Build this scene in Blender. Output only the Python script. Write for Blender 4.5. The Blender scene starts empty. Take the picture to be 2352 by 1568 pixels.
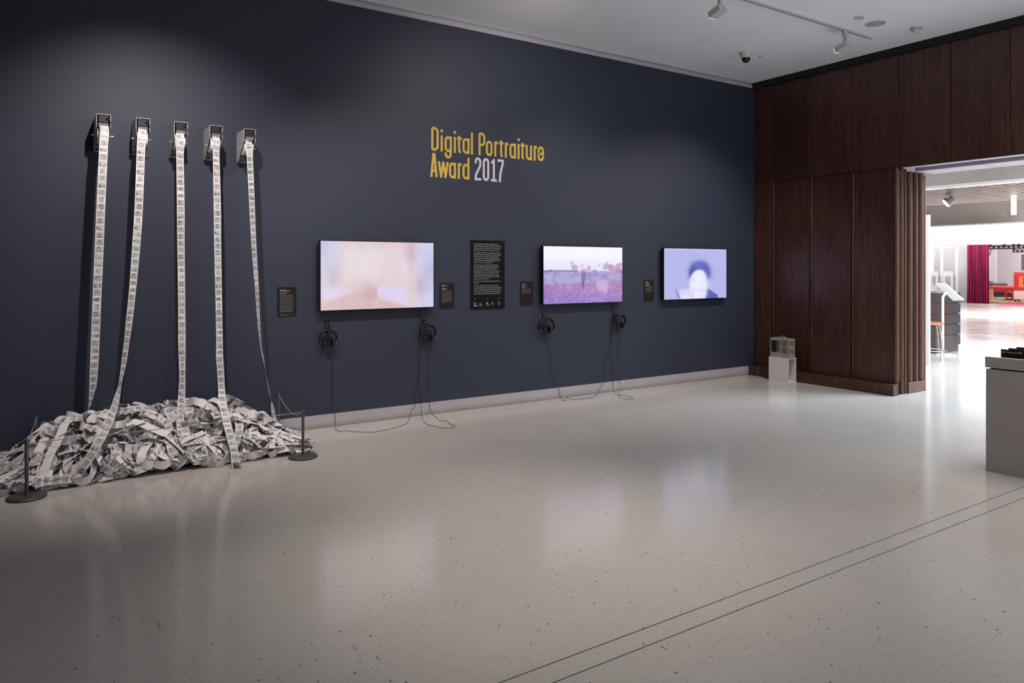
import bpy, bmesh, math, random
import numpy as np
from mathutils import Vector, Matrix

random.seed(7)
rng = np.random.default_rng(11)
SC = bpy.context.scene
COL = SC.collection
PI = math.pi

# ------------------------------------------------------------------ camera, light, exposure
ANG = math.radians(56.4)            # view direction measured from +X (the blue wall runs along X, at Y = WY)
CAMH = 1.55
cam_d = bpy.data.cameras.new('camera')
cam = bpy.data.objects.new('camera', cam_d)
COL.objects.link(cam)
cam.location = (0, 0, CAMH)
cam.rotation_euler = (PI / 2, 0, ANG - PI / 2)
cam_d.sensor_width = 36
cam_d.lens = 36 * 1680 / 2352
cam_d.shift_y = (612 - 784) / 2352
cam_d.clip_end = 200
SC.camera = cam

SC.view_settings.view_transform = 'Standard'
SC.view_settings.look = 'None'
SC.view_settings.gamma = 1
SC.view_settings.use_curve_mapping = False
SC.view_settings.exposure = 0

wld = bpy.data.worlds.new('world')
SC.world = wld
wld.use_nodes = True
wld.node_tree.nodes['Background'].inputs[0].default_value = (.9, .95, 1, 1)
wld.node_tree.nodes['Background'].inputs[1].default_value = .25


def spot(name, loc, aim, power, angle=60, blend=.6, size=.03, col=(1, .93, .86)):
    d = bpy.data.lights.new(name, 'SPOT')
    d.energy = power; d.spot_size = math.radians(angle); d.spot_blend = blend
    d.shadow_soft_size = size; d.color = col
    o = bpy.data.objects.new(name, d); COL.objects.link(o)
    o.location = loc
    o.rotation_euler = (Vector(aim) - Vector(loc)).to_track_quat('-Z', 'Y').to_euler()
    return o


def area(name, loc, aim, power, sx, sy, col=(1, 1, 1), spread=180):
    d = bpy.data.lights.new(name, 'AREA')
    d.shape = 'RECTANGLE'; d.size = sx; d.size_y = sy; d.energy = power; d.color = col
    d.spread = math.radians(spread)
    o = bpy.data.objects.new(name, d); COL.objects.link(o)
    o.location = loc
    o.rotation_euler = (Vector(aim) - Vector(loc)).to_track_quat('-Z', 'Y').to_euler()
    return o


WARM = (1, .90, .84)
# track lights over the wall: positions follow from the shadows in the photograph
spot('track_lamp', (.85, 4.85, 3.93), (.98, 6.85, 1.32), 350, 90, 1, .025, WARM)
spot('track_lamp', (2.66, 4.80, 3.93), (2.9, 6.8, .6), 215, 86, 1, .03, WARM)
spot('track_lamp', (4.10, 4.80, 3.93), (4.4, 6.87, 2.6), 94, 112, 1, .03, WARM)
spot('track_lamp', (5.51, 4.86, 3.80), (5.5, 6.8, .8), 142, 96, 1, .03, WARM)
spot('track_lamp', (7.57, 4.86, 3.80), (7.2, 6.75, .6), 245, 100, 1, .03, WARM)
# soft area fill added above the view, then a spot for the floor pool
area('room_fill', (4.6, 1.6, 4.1), (4.0, 1.6, 0), 30, 3.0, 2.0, (1, .94, .90), 130)
area('room_fill', (7.0, 1.6, 4.1), (7.0, 1.6, 0), 60, 2.0, 2.0, (1, .95, .92), 140)
spot('floor_lamp', (2.5, 3.3, 4.05), (2.35, 3.5, 0), 350, 57, 1, .2, (1, .93, .85))
# hall beyond the doorway: unseen overhead area lights added for its bright daylight
area('hall_fill', (14.0, 5.0, 5.7), (14.0, 5.0, 0), 760, 7, 12, (.93, .96, 1), 110)
area('hall_fill', (27.6, 9.0, 7.4), (27.0, 9.0, 0), 2600, 5, 16, (.97, .98, 1), 80)
area('hall_fill', (32.7, 12.0, 5.4), (32.7, 12.0, 0), 260, 1.4, 14, (.98, .98, 1), 120)  # extra fill added to brighten the end wall
area('lounge_ceiling_light', (35.4, 12.5, 4.6), (35.4, 12.5, 0), 330, 3, 8, (1, .97, .96))
area('hall_fill', (13.6, 1.2, 6.0), (7.4, 4.9, 0), 500, 4, 4, (.66, .84, 1), 100)
for _y in (7.0, 9.6, 12.2):
    spot('batten_fill', (21.6, _y, 3.46), (21.6, _y, 0), 420, 150, 1, .02, (.98, .98, 1))  # unseen spots added to brighten the floor under the battens
area('ceiling_fill', (5.0, -2.6, 2.7), (5.4, .5, 4.19), 76, 5, .4, (.93, .95, 1), 150)  # upward fill added to brighten the ceiling, no fitting stands here

# ------------------------------------------------------------------ helpers
FX, FY = math.cos(ANG), math.sin(ANG)
RX, RY = math.sin(ANG), -math.cos(ANG)
WY = 6.87        # blue wall
WX = 8.774       # wood wall
CZ = 4.19        # ceiling


def ray(px, py):
    t = (px - 1176) / 1680; v = (612 - py) / 1680
    return FX + RX * t, FY + RY * t, v


def onY(px, py, Y=WY):
    d = ray(px, py); z = Y / d[1]
    return Vector((d[0] * z, Y, CAMH + d[2] * z))


def onX(px, py, X=WX):
    d = ray(px, py); z = X / d[0]
    return Vector((X, d[1] * z, CAMH + d[2] * z))


def onZ(px, py, Z=0.0):
    d = ray(px, py); z = (Z - CAMH) / d[2]
    return Vector((d[0] * z, d[1] * z, Z))


class MB:
    """collects shapes for one mesh"""
    def __init__(s):
        s.v = []; s.f = []; s.uv = []; s.sm = []; s.mi = []; s.cur = 0

    def add(s, vs, fs, smooth=False, uvs=None):
        o = len(s.v)
        s.v += [tuple(p) for p in vs]
        for i, f in enumerate(fs):
            s.f.append(tuple(o + k for k in f)); s.sm.append(smooth); s.mi.append(s.cur)
            s.uv.append([uvs[k] for k in f] if uvs else [(0, 0)] * len(f))
        return s

    def box(s, x0, x1, y0, y1, z0, z1):
        x0, x1 = min(x0, x1), max(x0, x1); y0, y1 = min(y0, y1), max(y0, y1); z0, z1 = min(z0, z1), max(z0, z1)
        v = [(x, y, z) for z in (z0, z1) for y in (y0, y1) for x in (x0, x1)]
        f = [(0, 2, 3, 1), (4, 5, 7, 6), (0, 1, 5, 4), (2, 6, 7, 3), (0, 4, 6, 2), (1, 3, 7, 5)]
        return s.add(v, f)

    def obox(s, c, ax, ay, az, hx, hy, hz):
        c = Vector(c); ax = Vector(ax).normalized() * hx; ay = Vector(ay).normalized() * hy; az = Vector(az).normalized() * hz
        v = [c + ax * i + ay * j + az * k for k in (-1, 1) for j in (-1, 1) for i in (-1, 1)]
        f = [(0, 2, 3, 1), (4, 5, 7, 6), (0, 1, 5, 4), (2, 6, 7, 3), (0, 4, 6, 2), (1, 3, 7, 5)]
        return s.add(v, f)

    def cyl(s, p0, p1, r0, r1=None, n=20, caps=True, smooth=True):
        r1 = r0 if r1 is None else r1
        p0, p1 = Vector(p0), Vector(p1)
        d = (p1 - p0).normalized()
        a = d.orthogonal().normalized(); b = d.cross(a)
        v = []
        for p, r in ((p0, r0), (p1, r1)):
            for i in range(n):
                t = 2 * PI * i / n
                v.append(p + a * math.cos(t) * r + b * math.sin(t) * r)
        s.add(v, [(i, (i + 1) % n, n + (i + 1) % n, n + i) for i in range(n)], smooth)
        if caps:
            s.add(v[:n], [tuple(reversed(range(n)))]); s.add(v[n:], [tuple(range(n))])
        return s

    def lathe(s, prof, c=(0, 0, 0), n=32, axis=(0, 0, 1), smooth=True):
        """prof: list of (r, h) along axis"""
        c = Vector(c); d = Vector(axis).normalized(); a = d.orthogonal().normalized(); b = d.cross(a)
        v = []
        for r, h in prof:
            for i in range(n):
                t = 2 * PI * i / n
                v.append(c + d * h + (a * math.cos(t) + b * math.sin(t)) * r)
        f = []
        for k in range(len(prof) - 1):
            for i in range(n):
                f.append((k * n + i, k * n + (i + 1) % n, (k + 1) * n + (i + 1) % n, (k + 1) * n + i))
        return s.add(v, f, smooth)

    def tube(s, pts, r, n=8, caps=True):
        pts = [Vector(p) for p in pts]
        up = None; v = []
        for i, p in enumerate(pts):
            d = (pts[min(i + 1, len(pts) - 1)] - pts[max(i - 1, 0)]).normalized()
            if up is None: up = d.orthogonal().normalized()
            up = (up - d * up.dot(d))
            up = up.normalized() if up.length > 1e-6 else d.orthogonal().normalized()
            b = d.cross(up)
            for k in range(n):
                t = 2 * PI * k / n
                v.append(p + up * math.cos(t) * r + b * math.sin(t) * r)
        f = [(i * n + k, i * n + (k + 1) % n, (i + 1) * n + (k + 1) % n, (i + 1) * n + k) for i in range(len(pts) - 1) for k in range(n)]
        s.add(v, f, True)
        if caps:
            s.add(v[:n], [tuple(reversed(range(n)))]); s.add(v[-n:], [tuple(range(n))])
        return s

    def prism(s, poly, off):
        """poly: list of 3D points (planar), off: extrusion vector"""
        poly = [Vector(p) for p in poly]; off = Vector(off); n = len(poly)
        v = poly + [p + off for p in poly]
        return s.add(v, [tuple(range(n))[::-1], tuple(range(n, 2 * n))] + [(i, (i + 1) % n, n + (i + 1) % n, n + i) for i in range(n)])

    def ribbon(s, centers, lats, w, v0=0.0, smooth=True):
        """strip of paper: centre points, lateral unit vectors; UV u across, v along in strip widths"""
        vs = []; uv = []; L = v0; prev = None
        for c, l in zip(centers, lats):
            c = Vector(c); l = Vector(l)
            if prev is not None: L += (c - prev).length / w
            prev = c
            vs += [c - l * w / 2, c + l * w / 2]; uv += [(0, -L), (1, -L)]
        f = [(2 * i, 2 * i + 2, 2 * i + 3, 2 * i + 1) for i in range(len(centers) - 1)]
        return s.add(vs, f, smooth, uv)

    def build(s, name, mat, parent=None, bevel=0, loc=None, segs=2, autosmooth=False):
        me = bpy.data.meshes.new(name)
        base = Vector((0, 0, 0))
        if parent is not None:
            base = Vector(parent['_w'])
        elif loc is not None:
            base = Vector(loc)
        me.from_pydata([tuple(Vector(p) - base) for p in s.v], [], s.f)
        if any(s.sm): me.polygons.foreach_set('use_smooth', s.sm)
        if any(u[0] != (0, 0) or len(set(u)) > 1 for u in s.uv):
            ul = me.uv_layers.new(name='UVMap')
            ul.data.foreach_set('uv', [c for f in s.uv for p in f for c in p])
        mats = mat if isinstance(mat, (list, tuple)) else [mat]
        for m in mats: me.materials.append(m)
        if len(mats) > 1: me.polygons.foreach_set('material_index', s.mi)
        if bevel:
            bm = bmesh.new(); bm.from_mesh(me)
            bmesh.ops.remove_doubles(bm, verts=bm.verts, dist=1e-6)
            ed = [e for e in bm.edges if len(e.link_faces) == 2 and e.calc_face_angle(0) > .6]
            bmesh.ops.bevel(bm, geom=ed, offset=bevel, segments=segs, affect='EDGES', profile=.5)
            bm.to_mesh(me); bm.free()
        me.update()
        o = bpy.data.objects.new(name, me); COL.objects.link(o)
        o['_w'] = tuple(base)
        if parent is not None:
            o.parent = parent
        else:
            o.location = base
        return o


def tag(o, label=None, cat=None, group=None, kind=None):
    if label: o['label'] = label
    if cat: o['category'] = cat
    if group: o['group'] = group
    if kind: o['kind'] = kind
    return o


def thing(name, label, cat, loc, group=None, kind=None):
    o = bpy.data.objects.new(name, None); COL.objects.link(o)
    o.location = loc; o['_w'] = tuple(loc); o.empty_display_size = .05
    return tag(o, label, cat, group, kind)


def struct(name, mb, mat, parent=None, **k):
    o = mb.build(name, mat, parent, **k)
    if parent is None: o['kind'] = 'structure'
    return o


def catmull(P, n=6):
    P = [Vector(p) for p in P]
    Q = [2 * P[0] - P[1]] + P + [2 * P[-1] - P[-2]]
    out = []
    for i in range(1, len(Q) - 2):
        a, b, c, d = Q[i - 1:i + 3]
        for k in range(n):
            t = k / n
            out.append(.5 * ((2 * b) + (c - a) * t + (2 * a - 5 * b + 4 * c - d) * t * t + (3 * b - a - 3 * c + d) * t ** 3))
    out.append(P[-1])
    return out


# ------------------------------------------------------------------ materials
class NT:
    def __init__(s, name):
        s.m = bpy.data.materials.new(name); s.m.use_nodes = True
        s.t = s.m.node_tree; s.n = s.t.nodes; s.p = s.n['Principled BSDF']

    def new(s, typ, **k):
        n = s.n.new(typ)
        for a, b in k.items():
            if a in n.inputs: n.inputs[a].default_value = b
            else: setattr(n, a, b)
        return n

    def link(s, a, b): s.t.links.new(a, b)

    def math(s, op, a, b=None, c=None, clamp=False):
        n = s.n.new('ShaderNodeMath'); n.operation = op; n.use_clamp = clamp
        for i, x in enumerate((a, b, c)):
            if x is None: continue
            if isinstance(x, (int, float)): n.inputs[i].default_value = x
            else: s.link(x, n.inputs[i])
        return n.outputs[0]

    def mix(s, fac, a, b, blend='MIX'):
        n = s.n.new('ShaderNodeMix'); n.data_type = 'RGBA'; n.blend_type = blend
        for i, x in ((0, fac), (6, a), (7, b)):
            if isinstance(x, (int, float)): n.inputs[i].default_value = x
            elif isinstance(x, tuple): n.inputs[i].default_value = (*x, 1)
            else: s.link(x, n.inputs[i])
        return n.outputs[2]

    def ramp(s, fac, stops):
        n = s.n.new('ShaderNodeValToRGB')
        e = n.color_ramp.elements
        while len(e) < len(stops): e.new(.5)
        for q, (pos, c) in zip(e, stops):
            q.position = pos; q.color = (*c, 1) if isinstance(c, tuple) else (c, c, c, 1)
        s.link(fac, n.inputs[0])
        return n.outputs[0]


def simple(name, col, rough=.5, metal=0, emit=None, noise=0, nscale=6, bump=0, bscale=60, spec=.5, aniso=None, stretch=None):
    N = NT(name); p = N.p
    p.inputs['Base Color'].default_value = (*col, 1)
    p.inputs['Roughness'].default_value = rough
    p.inputs['Metallic'].default_value = metal
    p.inputs['Specular IOR Level'].default_value = spec
    if emit:
        p.inputs['Emission Color'].default_value = (*emit[0], 1); p.inputs['Emission Strength'].default_value = emit[1]
    if noise or bump:
        g = N.new('ShaderNodeNewGeometry')
        src = g.outputs['Position']
        if stretch:
            mp = N.new('ShaderNodeMapping'); mp.inputs['Scale'].default_value = stretch
            N.link(src, mp.inputs[0]); src = mp.outputs[0]
    if noise:
        t = N.new('ShaderNodeTexNoise', Scale=nscale, Detail=5.0); N.link(src, t.inputs['Vector'])
        r = N.ramp(t.outputs['Fac'], [(.3, tuple(c * (1 - noise) for c in col)), (.7, tuple(min(1, c * (1 + noise)) for c in col))])
        N.link(r, p.inputs['Base Color'])
    if bump:
        t = N.new('ShaderNodeTexNoise', Scale=bscale, Detail=3.0); N.link(src, t.inputs['Vector'])
        b = N.new('ShaderNodeBump', Strength=bump, Distance=.002); N.link(t.outputs['Fac'], b.inputs['Height']); N.link(b.outputs[0], p.inputs['Normal'])
    return N.m


M = {}
M['blue'] = simple('blue_wall_paint', (.0275, .034, .0565), .55, noise=.06, nscale=.9, bump=.15, bscale=180, spec=.35)
M['white_wall'] = simple('grey_wall_paint', (.30, .29, .29), .6)
M['dim_wall'] = simple('dim_gallery_wall', (.22, .215, .22), .7)
M['ceiling'] = simple('ceiling_paint', (.86, .86, .91), .75, noise=.02, nscale=1.2)
M['trim'] = simple('satin_trim', (.42, .41, .46), .4, noise=.04, nscale=2)
M['skirt'] = simple('grey_skirting', (.40, .37, .385), .42, noise=.05, nscale=3)
M['black'] = simple('black_recess', (.006, .006, .008), .8)
M['blackplastic'] = simple('black_plastic', (.004, .004, .005), .35)
M['blackmatt'] = simple('black_foam', (.004, .004, .005), .7, spec=.3)
M['steel'] = simple('brushed_steel', (.56, .55, .55), .42, .15, noise=.12, nscale=14, stretch=(1, 1, 6))
M['bright'] = simple('polished_rod', (.8, .8, .78), .15, 1)
M['clearplate'] = simple('grey_plate', (.20, .20, .22), .3, .6)
M['gunmetal'] = simple('gunmetal_paint', (.085, .083, .085), .42, .4, noise=.08, nscale=20)
M['cord'] = simple('elastic_cord', (.30, .29, .27), .6)
M['cable'] = simple('black_cable', (.015, .015, .017), .45)
M['paper'] = simple('paper_back', (.70, .66, .67), .6)
M['yellow'] = simple('yellow_vinyl', (.62, .42, .06), .5, noise=.03, nscale=9)
M['vwhite'] = simple('white_vinyl', (.62, .58, .64), .5)
M['board'] = simple('black_panel_board', (.0065, .0058, .008), .7, spec=.12)
M['label'] = simple('brown_label_board', (.0165, .013, .0122), .7, spec=.15)
M['ink'] = simple('white_print', (.36, .35, .37), .6)
M['inkdim'] = simple('grey_print', (.10, .094, .094), .6)
M['inkyel'] = simple('yellow_print', (.22, .16, .04), .6)
M['whitepaint'] = simple('white_lacquer', (.72, .69, .69), .35, noise=.02, nscale=5)
M['greylac'] = simple('grey_lacquer', (.37, .335, .315), .4, noise=.03, nscale=4)
M['plinthtop'] = simple('white_laminate_top', (.75, .74, .75), .25)
M['putty'] = simple('putty_plastic', (.33, .29, .25), .45, noise=.05, nscale=25)
M['fitting'] = simple('track_fitting_white', (.50, .50, .50), .45)
M['fittingdark'] = simple('track_slot_dark', (.05, .05, .05), .6)
M['detector'] = simple('detector_plastic', (.55, .54, .54), .5)
M['grille'] = simple('speaker_grille', (.40, .40, .42), .6, bump=.3, bscale=900)
M['red'] = simple('red_dot', (.5, .02, .02), .4)
M['hallwhite'] = simple('hall_white_paint', (.82, .80, .82), .5)
M['lav'] = simple('pale_soffit', (.62, .57, .66), .45)
M['whitemetal'] = simple('white_metal', (.80, .80, .80), .35)
M['glassy'] = simple('kiosk_screen', (.55, .52, .56), .15)
M['desk1'] = simple('desk_laminate_brown', (.085, .05, .047), .22, noise=.25, nscale=2)
M['desk2'] = simple('desk_laminate_slate', (.05, .045, .058), .3, noise=.1, nscale=2)
M['desktop'] = simple('desk_top', (.30, .27, .24), .3)
M['stoolred'] = simple('stool_red_fabric', (.24, .03, .02), .7)
M['ply'] = simple('plywood_edge', (.55, .33, .14), .5)
M['chrome'] = simple('chrome_leg', (.7, .7, .72), .15, 1)
M['velvet'] = simple('crimson_velvet', (.24, .004, .055), .7, noise=.15, nscale=3)
M['bedred'] = simple('red_upholstery', (.42, .025, .025), .7, noise=.25, nscale=3)
M['bedgrey'] = simple('grey_upholstery', (.12, .12, .13), .8)
M['cream'] = simple('cream_laminate', (.62, .50, .43), .5)
M['oak'] = simple('oak_platform', (.40, .25, .15), .5, noise=.15, nscale=5)
M['rug'] = simple('magenta_rug', (.42, .035, .13), .8)
M['film'] = simple('black_film_strip', (.03, .028, .03), .6)
M['orange'] = simple('orange_print', (.75, .14, .06), .5)
M['lavwall'] = simple('lounge_wall_paint', (.62, .57, .62), .6)
M['lamp'] = simple('lamp_lit', (1, 1, 1), .5, emit=((1, .97, .94), 4))
M['bulk'] = simple('backlit_bulkhead', (1, 1, 1), .5, emit=((1, 1, 1), 7))
M['putty2'] = simple('spot_body_white', (.5, .49, .48), .5)
M['flexclear'] = simple('vane_grey', (.33, .36, .34), .2)


def m_wood(name, dark, mid, light, rough=.32):
    N = NT(name); p = N.p
    g = N.new('ShaderNodeNewGeometry'); oi = N.new('ShaderNodeObjectInfo')
    off = N.new('ShaderNodeVectorMath'); off.operation = 'SCALE'; off.inputs[0].default_value = (3.1, 17.3, 5.7)
    N.link(oi.outputs['Random'], off.inputs['Scale'])
    ad = N.new('ShaderNodeVectorMath'); ad.operation = 'ADD'; N.link(g.outputs['Position'], ad.inputs[0]); N.link(off.outputs[0], ad.inputs[1])
    mp = N.new('ShaderNodeMapping'); mp.inputs['Scale'].default_value = (9, 9, .33); N.link(ad.outputs[0], mp.inputs[0])
    n1 = N.new('ShaderNodeTexNoise', Scale=1.6, Detail=3.0, Distortion=.6); N.link(mp.outputs[0], n1.inputs['Vector'])
    # cathedral figure: wrapped rings of a low frequency field
    rings = N.math('FRACT', N.math('MULTIPLY', n1.outputs['Fac'], 11.0))
    rings = N.math('ABSOLUTE', N.math('SUBTRACT', rings, .5))
    mp2 = N.new('ShaderNodeMapping'); mp2.inputs['Scale'].default_value = (95, 95, 1.6); N.link(ad.outputs[0], mp2.inputs[0])
    n2 = N.new('ShaderNodeTexNoise', Scale=1.5, Detail=4.0); N.link(mp2.outputs[0], n2.inputs['Vector'])
    v = N.math('ADD', N.math('MULTIPLY', rings, .62), N.math('MULTIPLY', n2.outputs['Fac'], .46))
    v = N.math('ADD', v, N.math('MULTIPLY', n1.outputs['Fac'], .35))
    c = N.ramp(v, [(.28, dark), (.52, mid), (.82, light)])
    tint = N.math('ADD', N.math('MULTIPLY', oi.outputs['Random'], .5), .75)
    mul = N.new('ShaderNodeVectorMath'); mul.operation = 'SCALE'; N.link(c, mul.inputs[0]); N.link(tint, mul.inputs['Scale'])
    N.link(mul.outputs[0], p.inputs['Base Color'])
    p.inputs['Roughness'].default_value = rough
    b = N.new('ShaderNodeBump', Strength=.12, Distance=.001); N.link(n2.outputs['Fac'], b.inputs['Height']); N.link(b.outputs[0], p.inputs['Normal'])
    return N.m


M['wood'] = m_wood('dark_walnut_veneer', (.017, .0068, .005), (.044, .0165, .011), (.095, .036, .023))
M['slat'] = m_wood('walnut_batten', (.065, .028, .018), (.12, .054, .036), (.19, .09, .062), .4)


def m_terrazzo():
    N = NT('polished_terrazzo'); p = N.p
    g = N.new('ShaderNodeNewGeometry'); P = g.outputs['Position']
    big = N.new('ShaderNodeTexNoise', Scale=.55, Detail=4.0); N.link(P, big.inputs['Vector'])
    mid = N.new('ShaderNodeTexNoise', Scale=38.0, Detail=3.0); N.link(P, mid.inputs['Vector'])
    base = N.ramp(big.outputs['Fac'], [(.3, (.455, .425, .385)), (.7, (.52, .485, .455))])
    base = N.mix(N.math('MULTIPLY', mid.outputs['Fac'], .16), base, (.30, .28, .26))
    wob = N.new('ShaderNodeTexNoise', Scale=120.0, Detail=1.0); N.link(P, wob.inputs['Vector'])
    for sc, th, keep, col in ((44.0, .19, .86, (.10, .092, .088)), (95.0, .22, .72, (.22, .205, .195)), (160.0, .30, .5, (.34, .315, .295)), (60.0, .2, .88, (.56, .54, .51))):
        v = N.new('ShaderNodeTexVoronoi', Scale=sc); v.feature = 'F1'; N.link(P, v.inputs['Vector'])
        sep = N.new('ShaderNodeSeparateColor'); N.link(v.outputs['Color'], sep.inputs[0])
        rad = N.math('MULTIPLY', N.math('SUBTRACT', sep.outputs[0], keep), th / (1 - keep) * 1.6)
        d = N.math('ADD', v.outputs['Distance'], N.math('MULTIPLY', wob.outputs['Fac'], .08))
        m = N.math('MULTIPLY', N.math('SUBTRACT', rad, N.math('SUBTRACT', d, .04)), 12.0, clamp=True)
        base = N.mix(m, base, col)
    N.link(base, p.inputs['Base Color'])
    rn = N.new('ShaderNodeTexNoise', Scale=1.3, Detail=6.0); N.link(P, rn.inputs['Vector'])
    N.link(N.ramp(rn.outputs['Fac'], [(.3, .135), (.7, .185)]), p.inputs['Roughness'])
    p.inputs['IOR'].default_value = 1.5
    p.inputs['Specular IOR Level'].default_value = .5
    return N.m


M['terrazzo'] = m_terrazzo()


def m_concrete(name, c0, c1):
    N = NT(name); p = N.p
    g = N.new('ShaderNodeNewGeometry')
    a = N.new('ShaderNodeTexNoise', Scale=.8, Detail=8.0); N.link(g.outputs['Position'], a.inputs['Vector'])
    b = N.new('ShaderNodeTexNoise', Scale=9.0, Detail=5.0); N.link(g.outputs['Position'], b.inputs['Vector'])
    v = N.math('ADD', N.math('MULTIPLY', a.outputs['Fac'], .7), N.math('MULTIPLY', b.outputs['Fac'], .3))
    N.link(N.ramp(v, [(.35, c0), (.65, c1)]), p.inputs['Base Color'])
    p.inputs['Roughness'].default_value = .7
    return N.m


M['concrete'] = m_concrete('board_concrete', (.40, .36, .33), (.50, .46, .42))
M['concrete2'] = m_concrete('pale_concrete', (.42, .40, .41), (.54, .52, .54))


def m_print():
    """thermal paper: one printed side with a chain of small grey pictures, one blank side"""
    N = NT('printed_thermal_paper'); p = N.p
    uv = N.new('ShaderNodeUVMap'); uv.uv_map = 'UVMap'
    oi = N.new('ShaderNodeObjectInfo'); rnd = N.math('MULTIPLY', oi.outputs['Random'], 97.0)
    sp = N.new('ShaderNodeSeparateXYZ'); N.link(uv.outputs[0], sp.inputs[0])
    u = sp.outputs[0]; v = N.math('ADD', N.math('DIVIDE', sp.outputs[1], .93), rnd)
    cell = N.math('FLOOR', v); fr = N.math('FRACT', v)
    wn = N.new('ShaderNodeTexWhiteNoise'); wn.noise_dimensions = '1D'; N.link(cell, wn.inputs['W'])
    sc = N.new('ShaderNodeSeparateColor'); N.link(wn.outputs['Color'], sc.inputs[0])
    r1, r2, r3 = sc.outputs[0], sc.outputs[1], sc.outputs[2]
    # picture frame mask
    hw = N.math('SUBTRACT', .42, N.math('MULTIPLY', N.math('GREATER_THAN', r1, .85), .12))
    hh = N.math('SUBTRACT', .42, N.math('MULTIPLY', N.math('GREATER_THAN', r2, .82), .16))
    du = N.math('ABSOLUTE', N.math('SUBTRACT', u, .5)); dv = N.math('ABSOLUTE', N.math('SUBTRACT', fr, .5))
    mask = N.math('MULTIPLY', N.math('LESS_THAN', du, hw), N.math('LESS_THAN', dv, hh))
    # picture content
    cv = N.new('ShaderNodeCombineXYZ'); N.link(u, cv.inputs[0]); N.link(fr, cv.inputs[1]); N.link(N.math('MULTIPLY', cell, 3.7), cv.inputs[2])
    n = N.new('ShaderNodeTexNoise', Scale=2.4, Detail=3.0, Roughness=.5); N.link(cv.outputs[0], n.inputs['Vector'])
    vo = N.new('ShaderNodeTexVoronoi', Scale=3.4); vo.feature = 'F1'; N.link(cv.outputs[0], vo.inputs['Vector'])
    vs_ = N.new('ShaderNodeSeparateColor'); N.link(vo.outputs['Color'], vs_.inputs[0])
    scene_v = N.math('MULTIPLY', N.math('SUBTRACT', n.outputs['Fac'], .38), 3.6, clamp=True)
    scene_v = N.mix(.55, scene_v, vs_.outputs[0])
    sky = N.math('GREATER_THAN', N.math('ADD', fr, N.math('MULTIPLY', N.math('SUBTRACT', n.outputs['Fac'], .5), .5)), N.math('ADD', .45, N.math('MULTIPLY', r2, .3)))
    scene_v = N.mix(N.math('MULTIPLY', sky, .65), scene_v, (.85, .85, .85))
    # head and shoulders, off centre, soft
    cx = N.math('ADD', .40, N.math('MULTIPLY', r2, .20)); cy = N.math('ADD', .50, N.math('MULTIPLY', r1, .12))
    dx = N.math('SUBTRACT', u, cx); dy = N.math('SUBTRACT', fr, cy)
    wob = N.math('MULTIPLY', N.math('SUBTRACT', n.outputs['Fac'], .5), .35)
    dd = N.math('ADD', N.math('SQRT', N.math('ADD', N.math('POWER', N.math('MULTIPLY', dx, 1.3), 2), N.math('POWER', dy, 2))), wob)
    fx_ = N.math('ADD', dx, N.math('MULTIPLY', N.math('SUBTRACT', r1, .5), .10)); fy_ = N.math('ADD', dy, .05)
    fd = N.math('ADD', N.math('SQRT', N.math('ADD', N.math('POWER', N.math('MULTIPLY', fx_, 1.3), 2), N.math('POWER', N.math('MULTIPLY', fy_, .9), 2))), N.math('MULTIPLY', wob, .5))
    hair = N.math('MULTIPLY', N.math('SUBTRACT', .29, dd), 9.0, clamp=True)
    face = N.math('MULTIPLY', N.math('SUBTRACT', .18, fd), 9.0, clamp=True)
    sh = N.math('MULTIPLY', N.math('SUBTRACT', .34, N.math('ADD', fr, N.math('MULTIPLY', N.math('ABSOLUTE', dx), .7))), 8.0, clamp=True)
    port = N.mix(.5, scene_v, (.6, .6, .6))
    port = N.mix(sh, port, N.mix(.5, scene_v, (.15, .15, .15)))
    port = N.mix(hair, port, (.02, .02, .02))
    port = N.mix(face, port, (.80, .80, .80))
    isport = N.math('GREATER_THAN', r3, .5)
    pic = N.mix(isport, scene_v, port)
    tone = N.mix(pic, (.04, .039, .041), (.55, .56, .565))
    lite = N.math('MULTIPLY', N.math('SUBTRACT', r1, .35), .75, clamp=True)
    tone = N.mix(lite, tone, (.50, .475, .48))
    col = N.mix(mask, (.68, .645, .65), tone)
    g = N.new('ShaderNodeNewGeometry')
    col = N.mix(g.outputs['Backfacing'], col, (.70, .665, .675))
    N.link(col, p.inputs['Base Color'])
    p.inputs['Roughness'].default_value = .5
    return N.m


M['print'] = m_print()


def m_screen(strength=1.0):
    N = NT('screen_picture'); p = N.p
    a = N.new('ShaderNodeAttribute'); a.attribute_name = 'picture'
    N.link(a.outputs['Color'], p.inputs['Emission Color']); p.inputs['Emission Strength'].default_value = strength
    p.inputs['Base Color'].default_value = (.01, .01, .012, 1); p.inputs['Roughness'].default_value = .25
    return N.m


M['screen'] = m_screen()

# ------------------------------------------------------------------ the room
XL, YF = -5.2, -4.2          # walls outside the picture
JB, JA, JC = 2.185, 2.296, 5.97
G = .0035
fl = struct('floor', MB().box(XL, 46, YF - 8, 22, -.10, -.008), M['black'])
for y0, y1 in ((YF - 8, JB - G), (JB + G, JA - G), (JA + G, JC - .001), (JC + .001, WY + .2)):
    s_ = MB().box(XL, WX + .8, y0, y1, -.009, 0).build('terrazzo_slab', M['terrazzo'], fl)
hx = [WX + .803, 14.5, 20.5, 26.5, 46]
hy = [YF - 8, -2.0, 1.0, 3.4, 5.8, 8.4, 11.2, 22]
for i in range(len(hx) - 1):
    for j in range(len(hy) - 1):
        MB().box(hx[i] + .004, hx[i + 1] - .004, hy[j] + .004, hy[j + 1] - .004, -.009, 0).build('terrazzo_slab', M['terrazzo'], fl)

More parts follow.
